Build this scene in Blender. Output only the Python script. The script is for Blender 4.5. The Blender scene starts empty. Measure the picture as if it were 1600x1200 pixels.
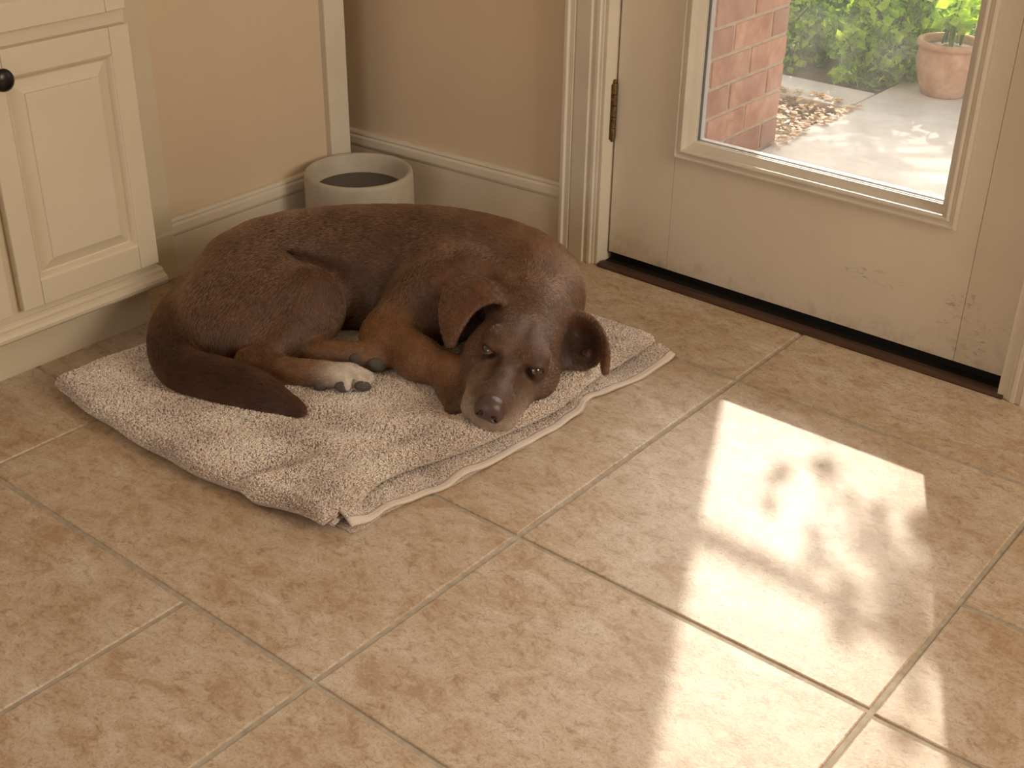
import bpy, bmesh, math, random
import numpy as np
from mathutils import Vector, Matrix

rng = np.random.default_rng(7)
random.seed(7)
scene = bpy.context.scene
COL = scene.collection

# ------------------------------------------------------------------ camera
cam_data = bpy.data.cameras.new('camera')
cam_data.sensor_width = 36.0
cam_data.lens = 44.63
cam_data.clip_start = 0.02
cam_ob = bpy.data.objects.new('camera', cam_data)
COL.objects.link(cam_ob)
cam_ob.matrix_world = Matrix(((0.773159, -0.317861, 0.548808, 2.1688),
                              (0.634064, 0.368672, -0.679738, -2.16315),
                              (0.013732, 0.873524, 0.486587, 1.15),
                              (0, 0, 0, 1)))
scene.camera = cam_ob

# ------------------------------------------------------------------ sky, sun, fill light, exposure
SUN_K, SUN_TAN = 0.485, 0.735            # azimuth slope dx/dy and tan(elevation)
world = bpy.data.worlds.new('sky')
scene.world = world
world.use_nodes = True
wn = world.node_tree.nodes
bg = wn['Background']
sky = wn.new('ShaderNodeTexSky')
sky.sky_type = 'NISHITA'
sky.sun_disc = False
sky.sun_elevation = math.atan(SUN_TAN)
sky.sun_rotation = math.atan2(-SUN_K, 1.0)
sky.dust_density = 5.0
soft = wn.new('ShaderNodeHueSaturation')       # thin bright haze: a pale sky
soft.inputs['Saturation'].default_value = 0.45
world.node_tree.links.new(sky.outputs[0], soft.inputs['Color'])
world.node_tree.links.new(soft.outputs[0], bg.inputs[0])
bg.inputs[1].default_value = 0.44

sun_dir = Vector((SUN_K, -1.0, -SUN_TAN * math.hypot(SUN_K, 1.0))).normalized()
sun_data = bpy.data.lights.new('sun', 'SUN')
sun_data.energy = 4.0
sun_data.angle = math.radians(0.53)
sun_data.color = (1.0, 0.90, 0.76)
sun_ob = bpy.data.objects.new('sun', sun_data)
COL.objects.link(sun_ob)
sun_ob.rotation_euler = sun_dir.to_track_quat('-Z', 'Y').to_euler()


def fill_light(name, loc, aim, sx, sy, power, color):
    d = bpy.data.lights.new(name, 'AREA')
    d.shape = 'RECTANGLE'
    d.size, d.size_y = sx, sy
    d.energy = power
    d.color = color
    o = bpy.data.objects.new(name, d)
    COL.objects.link(o)
    o.location = loc
    o.rotation_euler = (Vector(aim) - Vector(loc)).to_track_quat('-Z', 'Y').to_euler()
    return o


# added area lights, unseen, that brighten the room from the right and rear
fill_light('fill_light_side', (3.95, -0.55, 1.50), (0.0, -0.85, 0.7), 0.85, 1.25, 43, (1.0, 0.86, 0.66))
fill_light('fill_light_rear', (1.6, -4.15, 1.45), (1.6, 0.0, 1.45), 1.8, 1.3, 11, (1.0, 0.85, 0.66))

scene.view_settings.view_transform = 'Standard'
scene.view_settings.look = 'None'
scene.view_settings.exposure = 0.0
scene.view_settings.gamma = 1.0
scene.view_settings.use_curve_mapping = False
scene.cycles.use_denoising = True
scene.cycles.max_bounces = 10
scene.cycles.diffuse_bounces = 6
scene.cycles.transparent_max_bounces = 24
scene.cycles.sample_clamp_indirect = 8.0
scene.cycles.caustics_reflective = False
scene.cycles.caustics_refractive = False


# ------------------------------------------------------------------ helpers
class MB:
    """collects geometry for one mesh object"""

    def __init__(self):
        self.v, self.f = [], []

    def add(self, verts, faces):
        n = len(self.v)
        self.v += [tuple(map(float, q)) for q in verts]
        self.f += [tuple(i + n for i in fc) for fc in faces]
        return self

    def box(self, x0, x1, y0, y1, z0, z1):
        return self.add([(x0, y0, z0), (x1, y0, z0), (x1, y1, z0), (x0, y1, z0),
                         (x0, y0, z1), (x1, y0, z1), (x1, y1, z1), (x0, y1, z1)],
                        [(0, 3, 2, 1), (4, 5, 6, 7), (0, 1, 5, 4), (1, 2, 6, 5), (2, 3, 7, 6), (3, 0, 4, 7)])

    def extrude(self, prof, to3, a, b):
        """closed profile (list of 2d) extruded from a to b; to3(p, t) -> xyz"""
        n = len(prof)
        vs = [to3(q, a) for q in prof] + [to3(q, b) for q in prof]
        fs = [(i, (i + 1) % n, n + (i + 1) % n, n + i) for i in range(n)]
        fs += [tuple(range(n))[::-1], tuple(range(n, 2 * n))]
        return self.add(vs, fs)

    def lathe(self, prof, n=48, c=(0, 0, 0), axis='z'):
        vs, fs = [], []
        for r, h in prof:
            for k in range(n):
                t = 2 * math.pi * k / n
                q = (r * math.cos(t), r * math.sin(t), h)
                if axis == 'x':
                    q = (h, r * math.cos(t), r * math.sin(t))
                vs.append((c[0] + q[0], c[1] + q[1], c[2] + q[2]))
        for i in range(len(prof) - 1):
            for k in range(n):
                k2 = (k + 1) % n
                fs.append((i * n + k, i * n + k2, (i + 1) * n + k2, (i + 1) * n + k))
        fs.append(tuple(range(n))[::-1])
        fs.append(tuple((len(prof) - 1) * n + k for k in range(n)))
        return self.add(vs, fs)

    def tube(self, pts, rad, n=8):
        pts = [Vector(q) for q in pts]
        vs, fs = [], []
        for i, q in enumerate(pts):
            d = (pts[min(i + 1, len(pts) - 1)] - pts[max(i - 1, 0)]).normalized()
            a = d.cross(Vector((0.31, 0.2, 0.93))).normalized()
            b = d.cross(a)
            r = rad[i] if isinstance(rad, (list, tuple)) else rad
            for k in range(n):
                t = 2 * math.pi * k / n
                vs.append(q + a * (r * math.cos(t)) + b * (r * math.sin(t)))
        for i in range(len(pts) - 1):
            for k in range(n):
                k2 = (k + 1) % n
                fs.append((i * n + k, i * n + k2, (i + 1) * n + k2, (i + 1) * n + k))
        fs.append(tuple(range(n))[::-1])
        fs.append(tuple((len(pts) - 1) * n + k for k in range(n)))
        return self.add(vs, fs)

    def build(self, name, mat, parent=None, bevel=0.0, smooth=False, recalc=True):
        me = bpy.data.meshes.new(name)
        me.from_pydata(self.v, [], self.f)
        if recalc:
            bm = bmesh.new()
            bm.from_mesh(me)
            bmesh.ops.recalc_face_normals(bm, faces=bm.faces)
            bm.to_mesh(me)
            bm.free()
        if smooth:
            me.shade_smooth()
        me.materials.append(mat)
        o = bpy.data.objects.new(name, me)
        COL.objects.link(o)
        if parent is not None:
            o.parent = parent
        if bevel:
            m = o.modifiers.new('edge', 'BEVEL')
            m.width = bevel
            m.segments = 2
            m.limit_method = 'ANGLE'
            m.angle_limit = math.radians(40)
        return o


def tag(o, label, cat, group=None, kind=None):
    o['label'] = label
    if cat:
        o['category'] = cat
    if group:
        o['group'] = group
    if kind:
        o['kind'] = kind
    return o


def structure(o, label=None, cat=None):
    o['kind'] = 'structure'
    if label:
        o['label'] = label
    if cat:
        o['category'] = cat
    return o


def empty(name, loc=(0, 0, 0)):
    o = bpy.data.objects.new(name, None)
    o.empty_display_size = 0.05
    o.location = loc
    COL.objects.link(o)
    return o


def keep_parent(child, parent):
    child.parent = parent
    child.matrix_parent_inverse = Matrix.Translation(-parent.location)


class NT:
    """small node-tree writer"""

    def __init__(self, name):
        self.m = bpy.data.materials.new(name)
        self.m.use_nodes = True
        self.t = self.m.node_tree
        self.b = self.t.nodes['Principled BSDF']
        self.out = self.t.nodes['Material Output']
        self.co = None

    def n(self, typ, **kw):
        nd = self.t.nodes.new(typ)
        for k, v in kw.items():
            if k.startswith('i_'):
                nd.inputs[k[2:].replace('_', ' ')].default_value = v
            else:
                setattr(nd, k, v)
        return nd

    def l(self, a, b):
        self.t.links.new(a, b)

    def coord(self, kind='Object', scale=(1, 1, 1), loc=(0, 0, 0)):
        if self.co is None:
            self.co = self.n('ShaderNodeTexCoord')
        mp = self.n('ShaderNodeMapping')
        mp.inputs['Scale'].default_value = scale
        mp.inputs['Location'].default_value = loc
        self.l(self.co.outputs[kind], mp.inputs[0])
        return mp.outputs[0]

    def noise(self, vec, scale, detail=4, rough=0.55, dist=0.0):
        nd = self.n('ShaderNodeTexNoise')
        nd.inputs['Scale'].default_value = scale
        nd.inputs['Detail'].default_value = detail
        nd.inputs['Roughness'].default_value = rough
        nd.inputs['Distortion'].default_value = dist
        self.l(vec, nd.inputs['Vector'])
        return nd.outputs['Fac']

    def ramp(self, fac, stops):
        nd = self.n('ShaderNodeValToRGB')
        e = nd.color_ramp.elements
        while len(e) < len(stops):
            e.new(0.5)
        for k, (p, c) in enumerate(stops):
            e[k].position = p
            e[k].color = c if len(c) == 4 else (*c, 1)
        self.l(fac, nd.inputs[0])
        return nd.outputs[0]

    def mix(self, fac, a, b, mode='MIX'):
        nd = self.n('ShaderNodeMix', data_type='RGBA', blend_type=mode)
        for s, v in ((nd.inputs[0], fac), (nd.inputs[6], a), (nd.inputs[7], b)):
            if isinstance(v, (int, float)):
                s.default_value = v
            elif isinstance(v, tuple):
                s.default_value = v if len(v) == 4 else (*v, 1)
            else:
                self.l(v, s)
        return nd.outputs[2]

    def math(self, op, a, b=None):
        nd = self.n('ShaderNodeMath', operation=op)
        for s, v in ((nd.inputs[0], a), (nd.inputs[1], b)):
            if v is None:
                continue
            if isinstance(v, (int, float)):
                s.default_value = v
            else:
                self.l(v, s)
        return nd.outputs[0]

    def bump(self, h, strength=0.2, dist=0.002):
        nd = self.n('ShaderNodeBump')
        nd.inputs['Strength'].default_value = strength
        nd.inputs['Distance'].default_value = dist
        self.l(h, nd.inputs['Height'])
        self.l(nd.outputs[0], self.b.inputs['Normal'])

    def set(self, color=None, rough=None, spec=None, metal=None):
        for key, v in (('Base Color', color), ('Roughness', rough), ('Specular IOR Level', spec), ('Metallic', metal)):
            if v is None:
                continue
            if isinstance(v, (int, float)):
                self.b.inputs[key].default_value = v
            elif isinstance(v, tuple):
                self.b.inputs[key].default_value = (*v, 1)
            else:
                self.l(v, self.b.inputs[key])
        return self.m


def paint(name, col, rough=0.45, dirt=0.06, scale=6, bumpy=0.05):
    t = NT(name)
    c = t.coord()
    f = t.noise(c, scale, 5, 0.6)
    dark = tuple(x * (1 - dirt * 2.2) for x in col)
    base = t.mix(t.ramp(f, [(0.35, (0, 0, 0)), (0.75, (1, 1, 1))]), dark, col)
    t.bump(t.noise(c, 90, 3), bumpy, 0.002)
    return t.set(base, rough, 0.4)

# ------------------------------------------------------------------ materials of the setting
def tile_material():
    t = NT('floor_tile_ceramic')
    info = t.n('ShaderNodeObjectInfo')
    c0 = t.coord()
    off = t.n('ShaderNodeVectorMath', operation='MULTIPLY_ADD')
    comb = t.n('ShaderNodeCombineXYZ')
    t.l(info.outputs['Random'], comb.inputs[0])
    t.l(t.math('MULTIPLY', info.outputs['Random'], 7.3), comb.inputs[1])
    t.l(comb.outputs[0], off.inputs[0])
    off.inputs[1].default_value = (9, 9, 0)
    t.l(c0, off.inputs[2])
    v = off.outputs[0]
    st = t.n('ShaderNodeMapping')
    st.inputs['Scale'].default_value = (0.9, 1.3, 1)
    st.inputs['Rotation'].default_value = (0, 0, 0.35)
    t.l(v, st.inputs[0])
    v2 = st.outputs[0]
    big = t.noise(v2, 3.4, 8, 0.68, 0.5)
    mid = t.noise(v2, 13.0, 12, 0.82, 0.4)
    vein = t.noise(v2, 52.0, 10, 0.82, 0.9)
    fine = t.noise(v, 210.0, 5, 0.75, 0.3)
    col = t.ramp(big, [(0.30, (0.44, 0.320, 0.210)), (0.45, (0.50, 0.392, 0.280)), (0.58, (0.545, 0.447, 0.342)), (0.72, (0.60, 0.515, 0.415))])
    col = t.mix(t.ramp(mid, [(0.41, (1, 1, 1)), (0.51, (0, 0, 0))]), col, t.mix(0.58, col, (0.35, 0.215, 0.112)))
    col = t.mix(t.ramp(mid, [(0.53, (0, 0, 0)), (0.62, (1, 1, 1))]), col, t.mix(0.55, col, (0.67, 0.605, 0.52)))
    col = t.mix(t.ramp(vein, [(0.40, (1, 1, 1)), (0.47, (0, 0, 0))]), col, t.mix(0.55, col, (0.24, 0.145, 0.080)))
    col = t.mix(t.ramp(vein, [(0.55, (0, 0, 0)), (0.63, (1, 1, 1))]), col, t.mix(0.40, col, (0.72, 0.65, 0.56)))
    col = t.mix(t.ramp(fine, [(0.40, (1, 1, 1)), (0.49, (0, 0, 0))]), col, t.mix(0.30, col, (0.20, 0.125, 0.07)))
    t.bump(t.mix(0.4, fine, vein), 0.22, 0.003)
    rough = t.ramp(fine, [(0.3, (0.30, 0.30, 0.30)), (0.7, (0.46, 0.46, 0.46))])
    return t.set(col, rough, 0.42)


M = {}
M['tile'] = tile_material()
t = NT('grout')
M['grout'] = t.set(t.ramp(t.noise(t.coord(), 60, 4), [(0.3, (0.33, 0.285, 0.225)), (0.7, (0.47, 0.415, 0.34))]), 0.9, 0.2)
M['wall'] = paint('wall_paint_beige', (0.68, 0.552, 0.405), 0.75, 0.03, 3, 0.06)
M['ceil'] = paint('ceiling_paint', (0.82, 0.78, 0.72), 0.85, 0.02)
M['trim'] = paint('trim_paint', (0.72, 0.655, 0.55), 0.38, 0.05, 7, 0.04)
M['cabinet'] = paint('cabinet_paint_cream', (0.68, 0.60, 0.465), 0.40, 0.03, 4, 0.05)


def door_paint():
    t = NT('door_paint_scuffed')
    c = t.coord()
    sep = t.n('ShaderNodeSeparateXYZ')
    t.l(c, sep.inputs[0])

    def blob(cx, cz, rx, rz):
        a = t.math('DIVIDE', t.math('SUBTRACT', sep.outputs[0], cx), rx)
        b = t.math('DIVIDE', t.math('SUBTRACT', sep.outputs[2], cz), rz)
        d = t.math('ADD', t.math('MULTIPLY', a, a), t.math('MULTIPLY', b, b))
        return t.math('MAXIMUM', t.math('SUBTRACT', 1.0, d), 0.0)
    region = t.math('MINIMUM', t.math('ADD', blob(1.50, 0.105, 0.085, 0.085), t.math('MULTIPLY', blob(1.29, 0.142, 0.075, 0.022), 1.2)), 1.0)
    mp = t.n('ShaderNodeMapping')
    mp.inputs['Scale'].default_value = (1, 1, 2.6)
    mp.inputs['Rotation'].default_value = (0, 0.35, 0)
    t.l(c, mp.inputs[0])
    sc = t.ramp(t.noise(mp.outputs[0], 32, 8, 0.72, 2.0), [(0.52, (0, 0, 0)), (0.66, (1, 1, 1))])
    sc2 = t.ramp(t.noise(c, 11, 6, 0.6, 1.0), [(0.40, (0, 0, 0)), (0.72, (1, 1, 1))])
    dirt = t.math('MULTIPLY', t.math('MULTIPLY', sc, sc2), region)
    low = t.ramp(sep.outputs[2], [(0.02, (1, 1, 1)), (0.10, (0, 0, 0))])
    grime = t.math('MULTIPLY', t.math('MULTIPLY', low, t.ramp(t.noise(c, 26, 6, 0.7), [(0.5, (0, 0, 0)), (0.75, (1, 1, 1))])), 0.45)
    base = t.mix(t.ramp(t.noise(c, 5, 5, 0.6), [(0.35, (0, 0, 0)), (0.75, (1, 1, 1))]), (0.69, 0.62, 0.505), (0.74, 0.67, 0.555))
    base = t.mix(t.math('MINIMUM', t.math('ADD', t.math('MULTIPLY', dirt, 2.4), grime), 0.9), base, (0.16, 0.115, 0.075))
    t.bump(t.noise(c, 60, 3), 0.05, 0.002)
    return t.set(base, 0.42, 0.4)


M['door'] = door_paint()
t = NT('threshold_wood')
cw = t.coord(scale=(0.6, 9, 9))
M['thresh'] = t.set(t.ramp(t.noise(cw, 14, 6, 0.6, 0.5), [(0.3, (0.030, 0.014, 0.008)), (0.7, (0.085, 0.042, 0.024))]), 0.42, 0.4)
M['rubber_gap'] = NT('black_rubber_and_gap').set((0.012, 0.011, 0.010), 0.7, 0.25)  # sweep rubber, also the black of the shaded door gap
t = NT('hinge_brass')
M['brass'] = t.set(t.ramp(t.noise(t.coord(), 130, 5, 0.7), [(0.35, (0.08, 0.05, 0.022)), (0.6, (0.26, 0.18, 0.085))]), 0.42, 0.5, 0.85)
M['knob'] = NT('dark_bronze').set((0.022, 0.019, 0.017), 0.28, 0.5, 0.6)


def glass_material():
    t = NT('window_glass_hazy')
    tr = t.n('ShaderNodeBsdfTransparent')
    tr.inputs[0].default_value = (0.97, 0.975, 0.96, 1)
    gl = t.n('ShaderNodeBsdfGlossy')
    gl.inputs['Roughness'].default_value = 0.02
    fr = t.n('ShaderNodeFresnel')
    fr.inputs[0].default_value = 1.35
    m1 = t.n('ShaderNodeMixShader')
    t.l(fr.outputs[0], m1.inputs[0])
    t.l(tr.outputs[0], m1.inputs[1])
    t.l(gl.outputs[0], m1.inputs[2])
    veil = t.n('ShaderNodeBsdfTranslucent')  # translucent layer mixed in as the bright haze over the outside view
    veil.inputs[0].default_value = (0.9, 0.86, 0.8, 1)
    m2 = t.n('ShaderNodeMixShader')
    t.l(t.ramp(t.noise(t.coord(), 9, 6, 0.65), [(0.3, (0.022, 0.022, 0.022)), (0.75, (0.055, 0.055, 0.055))]), m2.inputs[0])
    t.l(m1.outputs[0], m2.inputs[1])
    t.l(veil.outputs[0], m2.inputs[2])
    t.l(m2.outputs[0], t.out.inputs[0])
    t.t.nodes.remove(t.b)
    return t.m


M['glass'] = glass_material()

# ------------------------------------------------------------------ floor: grout bed and single tiles
RX1, RY0, CEIL = 4.0, -4.2, 2.55
floor = structure(MB().box(-0.3, RX1, RY0, 0.0, -0.08, -0.0025).build('floor', M['grout']), 'beige ceramic tile floor with grey brown grout', 'floor')
G = 0.0042      # half a grout joint
XA, XB = 1.182, 1.766
columns = [  # x0, x1, joints in y from the door wall towards the camera
    (-0.30, 0.401, [0.0, -0.269, -0.690, -1.088, -1.3455]),
    (0.401, XA, [0.0, -0.269, -0.922, -1.3455]),
    (XA, XB, [0.0, -0.269, -0.922, -1.3455]),
    (XB, 2.35, [0.0, -0.269, -0.637, -0.928, -1.3455]),
    (2.35, 2.93, [0.0, -0.269, -0.922, -1.3455]),
    (2.93, 3.5, [0.0, -0.269, -0.637, -0.928, -1.3455]),
    (3.5, RX1, [0.0, -0.269, -0.922, -1.3455]),
]
rects = []
for x0, x1, ys in columns:
    for a, b in zip(ys[:-1], ys[1:]):
        rects.append((x0, x1, b, a))
for k, ya in enumerate([-1.3455, -1.93, -2.5, -3.08, -3.64]):
    xs = [-0.3, 0.34, 0.923, XA, XB, 2.35, 2.93, 3.5, RX1] if k == 0 else [-0.3, 0.34, 0.923, 1.5, 2.09, 2.66, 3.24, RX1]
    yb = [-1.93, -2.5, -3.08, -3.64, RY0][k]
    for x0, x1 in zip(xs[:-1], xs[1:]):
        rects.append((x0, x1, yb, ya))


def tile_mesh(w, d):
    e = 0.0026
    t_ = MB()
    hw, hd = w / 2, d / 2
    lv = [(0.0, -0.010), (0.0, -0.0022), (0.0009, -0.0006), (e, 0.0)]
    vs = []
    for ins, z in lv:
        vs += [(-hw + ins, -hd + ins, z), (hw - ins, -hd + ins, z), (hw - ins, hd - ins, z), (-hw + ins, hd - ins, z)]
    fs = [tuple(4 * i + q for q in (k, (k + 1) % 4)) + tuple(4 * (i + 1) + q for q in ((k + 1) % 4, k)) for i in range(3) for k in range(4)]
    fs += [(12, 13, 14, 15), (3, 2, 1, 0)]
    t_.add(vs, fs)
    return t_


tile_cache = {}
for i, (x0, x1, y0, y1) in enumerate(rects):
    w, d = round(x1 - x0 - 2 * G, 4), round(y1 - y0 - 2 * G, 4)
    loc = ((x0 + x1) / 2, (y0 + y1) / 2, 0.0)
    if (w, d) not in tile_cache:
        o = tile_mesh(w, d).build('tile', M['tile'], floor)
        tile_cache[(w, d)] = o.data
    else:
        o = bpy.data.objects.new('tile', tile_cache[(w, d)])
        COL.objects.link(o)
        o.parent = floor
    o.location = loc

# ------------------------------------------------------------------ walls and ceiling
DL, DR = 0.668, 1.579            # door opening
WY0, WY1 = -0.052, 0.010         # the short wall left of the door stands a trifle askew
w = MB()
xa, xb = -0.30, 0.66
w.add([(xa, WY0, -0.08), (xb, WY1, -0.08), (xb, 0.14, -0.08), (xa, 0.14, -0.08),
       (xa, WY0, CEIL), (xb, WY1, CEIL), (xb, 0.14, CEIL), (xa, 0.14, CEIL)],
      [(0, 3, 2, 1), (4, 5, 6, 7), (0, 1, 5, 4), (1, 2, 6, 5), (2, 3, 7, 6), (3, 0, 4, 7)])
w.box(1.60, RX1 + 0.15, 0.0, 0.14, -0.08, CEIL)
w.box(0.66, 1.60, 0.0, 0.14, 2.09, CEIL)
structure(w.build('wall_door', M['wall']), 'beige painted wall beside the glazed back door', 'wall')
w = MB().box(-0.15, 0.0, RY0, -0.130, -0.08, CEIL).box(-0.45, -0.30, -0.30, 0.14, -0.08, CEIL).box(-0.32, -0.15, -0.30, -0.15, -0.08, CEIL)
structure(w.build('wall_left', M['wall']), 'beige painted wall behind the white cabinet', 'wall')
w = MB()      # right wall, with an unseen opening added for the side fill light
w.box(RX1, RX1 + 0.15, RY0, -1.05, -0.08, CEIL).box(RX1, RX1 + 0.15, -0.10, 0.0, -0.08, CEIL)
w.box(RX1, RX1 + 0.15, -1.05, -0.10, -0.08, 0.75).box(RX1, RX1 + 0.15, -1.05, -0.10, 2.15, CEIL)
structure(w.build('wall_right', M['wall']), 'beige painted wall with an added unseen opening', 'wall')
w = MB()      # rear wall, its unseen opening added for the rear fill light
w.box(-0.15, 0.65, RY0 - 0.15, RY0, -0.08, CEIL).box(2.55, RX1 + 0.15, RY0 - 0.15, RY0, -0.08, CEIL)
w.box(0.65, 2.55, RY0 - 0.15, RY0, -0.08, 0.75).box(0.65, 2.55, RY0 - 0.15, RY0, 2.15, CEIL)
structure(w.build('wall_rear', M['wall']), 'beige painted wall at the far side of the room', 'wall')
structure(MB().box(-0.45, RX1 + 0.15, RY0 - 0.15, 0.14, CEIL, CEIL + 0.1).build('ceiling', M['ceil']), 'white painted ceiling', 'ceiling')


# ------------------------------------------------------------------ baseboards and casings
def bb_profile(h):
    """(out from wall, height)"""
    return [(0, 0), (0.017, 0), (0.017, h - 0.042), (0.0165, h - 0.038), (0.0195, h - 0.034), (0.021, h - 0.029),
            (0.019, h - 0.014), (0.014, h - 0.010), (0.0155, h - 0.006), (0.013, h - 0.001), (0.010, h), (0, h)]


bl = MB().extrude(bb_profile(0.131), lambda q, s: (q[0], s, q[1]), -0.86, -0.192)
structure(bl.build('baseboard_left', M['trim'], bevel=0.0008), 'white baseboard running from the cabinet to the bowl', 'baseboard')


def along_wall(q, s):          # s = x position on the askew wall
    k = (s - xa) / (xb - xa)
    return (s, WY0 + (WY1 - WY0) * k - q[0], q[1])


bd = MB().extrude(bb_profile(0.168), along_wall, -0.24, 0.566)
structure(bd.build('baseboard_door', M['trim'], bevel=0.0008), 'tall white baseboard between the bowl and the door casing', 'baseboard')
structure(MB().extrude(bb_profile(0.168), lambda q, s: (s, -q[0], q[1]), 1.69, RX1).build('baseboard_right', M['trim']), 'white baseboard beyond the door', 'baseboard')

cs = [(0.0, 0.02), (0.0, -0.020), (0.002, -0.0225), (0.010, -0.0225), (0.0125, -0.017), (0.024, -0.0165), (0.0265, -0.0125), (0.029, -0.0160),
      (0.066, -0.0175), (0.069, -0.0130), (0.076, -0.0125), (0.0785, -0.0155), (0.086, -0.0150), (0.088, -0.011), (0.094, -0.010), (0.094, 0.02)]
tr1 = MB().extrude(cs, lambda q, s: (0.564 + q[0], q[1], s), 0.0, 2.19).build('trim_1', M['trim'], bevel=0.0008)
structure(tr1, 'fluted white door casing on the hinge side', 'trim')
tr2 = MB().extrude(cs, lambda q, s: (1.692 - q[0], q[1], s), 0.0, 2.19).build('trim_2', M['trim'], bevel=0.0008)
structure(tr2, 'white door casing at the latch side by the picture edge', 'trim')
structure(MB().extrude(cs, lambda q, s: (s, q[1], 2.19 - q[0]), 0.564, 1.692).build('trim_3', M['trim'], bevel=0.0008), 'white door casing over the door', 'trim')
jm = MB().box(0.646, 0.667, -0.008, 0.12, 0.0, 2.10).build('trim_4', M['trim'], bevel=0.0015)
structure(jm, 'white door jamb behind the brass hinge', 'trim')
jm2 = MB().box(1.580, 1.601, -0.008, 0.12, 0.0, 2.10).build('trim_5', M['trim'], bevel=0.0015)
structure(jm2, 'white door jamb at the latch side', 'trim')
structure(MB().box(0.667, 1.580, -0.008, 0.12, 2.078, 2.10).build('trim_6', M['trim']), 'white head jamb above the door', 'trim')
structure(MB().box(-0.02, 0.018, -0.190, -0.128, 0.0, CEIL).build('trim_7', M['trim'], bevel=0.003), 'white vertical trim board in the wall corner', 'trim')
structure(MB().box(0.0, 0.020, -0.86, -0.660, 0.0, CEIL).build('trim_8', M['cabinet'], bevel=0.002), 'cream filler strip between the cabinet and the wall', 'trim')
structure(MB().box(-0.30, -0.28, -0.15, -0.03, 0.0, CEIL).build('trim_9', M['trim']), 'white trim inside the corner recess', 'trim')

# ------------------------------------------------------------------ the glazed door
door = empty('door_1', (1.1235, 0.03, 0.02))
structure(door, 'cream glazed back door with a scuffed bottom rail', 'door')


def dpart(o, parent=door):
    keep_parent(o, parent)
    return o


Y0, Y1 = 0.030, 0.074
GX0, GX1, GZ0, GZ1 = 0.880, 1.408, 0.312, 1.86      # clear glass
FX0, FX1, FZ0, FZ1 = 0.826, 1.436, 0.279, 1.90      # outside of the raised lite frame
HX0, HX1, HZ0, HZ1 = FX0 + 0.016, FX1 - 0.016, FZ0 + 0.016, FZ1 - 0.016
SX0, SX1 = 0.8265, 1.4765
dpart(MB().box(0.672, SX0 - 0.0006, Y0, Y1, 0.023, 2.07).build('stile', M['door'], bevel=0.0008))
dpart(MB().box(SX1 + 0.0006, 1.5745, Y0, Y1, 0.023, 2.07).build('stile', M['door'], bevel=0.0008))
r1 = dpart(MB().box(SX0, SX1, Y0, Y1, 0.023, HZ0).build('rail', M['door'], bevel=0.0006))
dpart(MB().box(SX0, SX1, Y0, Y1, HZ1, 2.07).build('rail', M['door'], bevel=0.0006))
dpart(MB().box(SX0, HX0, Y0, Y1, HZ0, HZ1).build('inner_stile', M['door']))
dpart(MB().box(HX1, SX1, Y0, Y1, HZ0, HZ1).build('inner_stile', M['door']))


def ring(prof, x0, x1, z0, z1, yb):
    """profile (inset from the outer edge, rise towards the room) carried round a rectangle"""
    m = MB()
    n = len(prof)
    vs = []
    for ins, rise in prof:
        vs += [(x0 + ins, yb - rise, z0 + ins), (x1 - ins, yb - rise, z0 + ins), (x1 - ins, yb - rise, z1 - ins), (x0 + ins, yb - rise, z1 - ins)]
    fs = []
    for i in range(n):
        j = (i + 1) % n
        for k in range(4):
            k2 = (k + 1) % 4
            fs.append((4 * i + k, 4 * i + k2, 4 * j + k2, 4 * j + k))
    return m.add(vs, fs)


gi = 0.038
lf = ring([(0, -0.008), (0, 0.006), (0.002, 0.011), (0.006, 0.012), (0.008, 0.0085), (0.014, 0.0075), (0.0165, 0.0125), (0.020, 0.013),
           (0.024, 0.009), (0.0255, 0.001), (gi - 0.006, -0.004), (gi, -0.010), (gi, -0.018), (0.014, -0.018)], FX0, FX1, FZ0, FZ1, Y0)
lite = dpart(lf.build('lite_frame', M['trim'], bevel=0.0005))
lf2 = ring([(0, -0.006), (0, 0.008), (0.004, 0.012), (0.018, 0.012), (gi, 0.002), (gi, -0.012)], FX0, FX1, FZ0, FZ1, Y1)
lf2.v = [(a, 2 * Y1 - b, c) for a, b, c in lf2.v]
dpart(lf2.build('outer_lite_frame', M['trim'], bevel=0.0008))
sp = ring([(0, 0), (0, 0.004), (0.005, 0.004), (0.005, 0)], FX0 + gi - 0.004, FX1 - gi + 0.004, FZ0 + gi - 0.004, FZ1 - gi + 0.004, 0.050)
dpart(sp.build('glazing_bead', M['trim']))
dpart(MB().box(FX0 + 0.022, FX1 - 0.022, 0.0485, 0.0525, FZ0 + 0.022, FZ1 - 0.022).build('pane', M['glass']))
dpart(MB().box(0.672, 1.5745, 0.040, 0.070, 0.0040, 0.0235).build('door_sweep', M['rubber_gap']))
for hz in (0.285, 1.70):
    h = MB()
    for k in range(5):
        z0 = hz + k * 0.0245
        h.lathe([(0.0058, z0), (0.0066, z0 + 0.001), (0.0066, z0 + 0.0225), (0.0058, z0 + 0.0235)], 16, (0.669, 0.0235, 0))
    h.lathe([(0.003, hz - 0.006), (0.0052, hz - 0.003), (0.0052, hz - 0.0005), (0.003, hz)], 16, (0.669, 0.0235, 0))
    h.lathe([(0.003, hz + 0.122), (0.0052, hz + 0.1225), (0.0052, hz + 0.126), (0.003, hz + 0.129)], 16, (0.669, 0.0235, 0))
    hb = dpart(h.build('hinge', M['brass'], smooth=False))
    hl = MB().box(0.6595, 0.6688, 0.014, 0.030, hz, hz + 0.12)
    keep_parent(hl.build('hinge_leaf', M['brass']), hb)
    hb['label'] = 'worn brass hinge'

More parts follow.
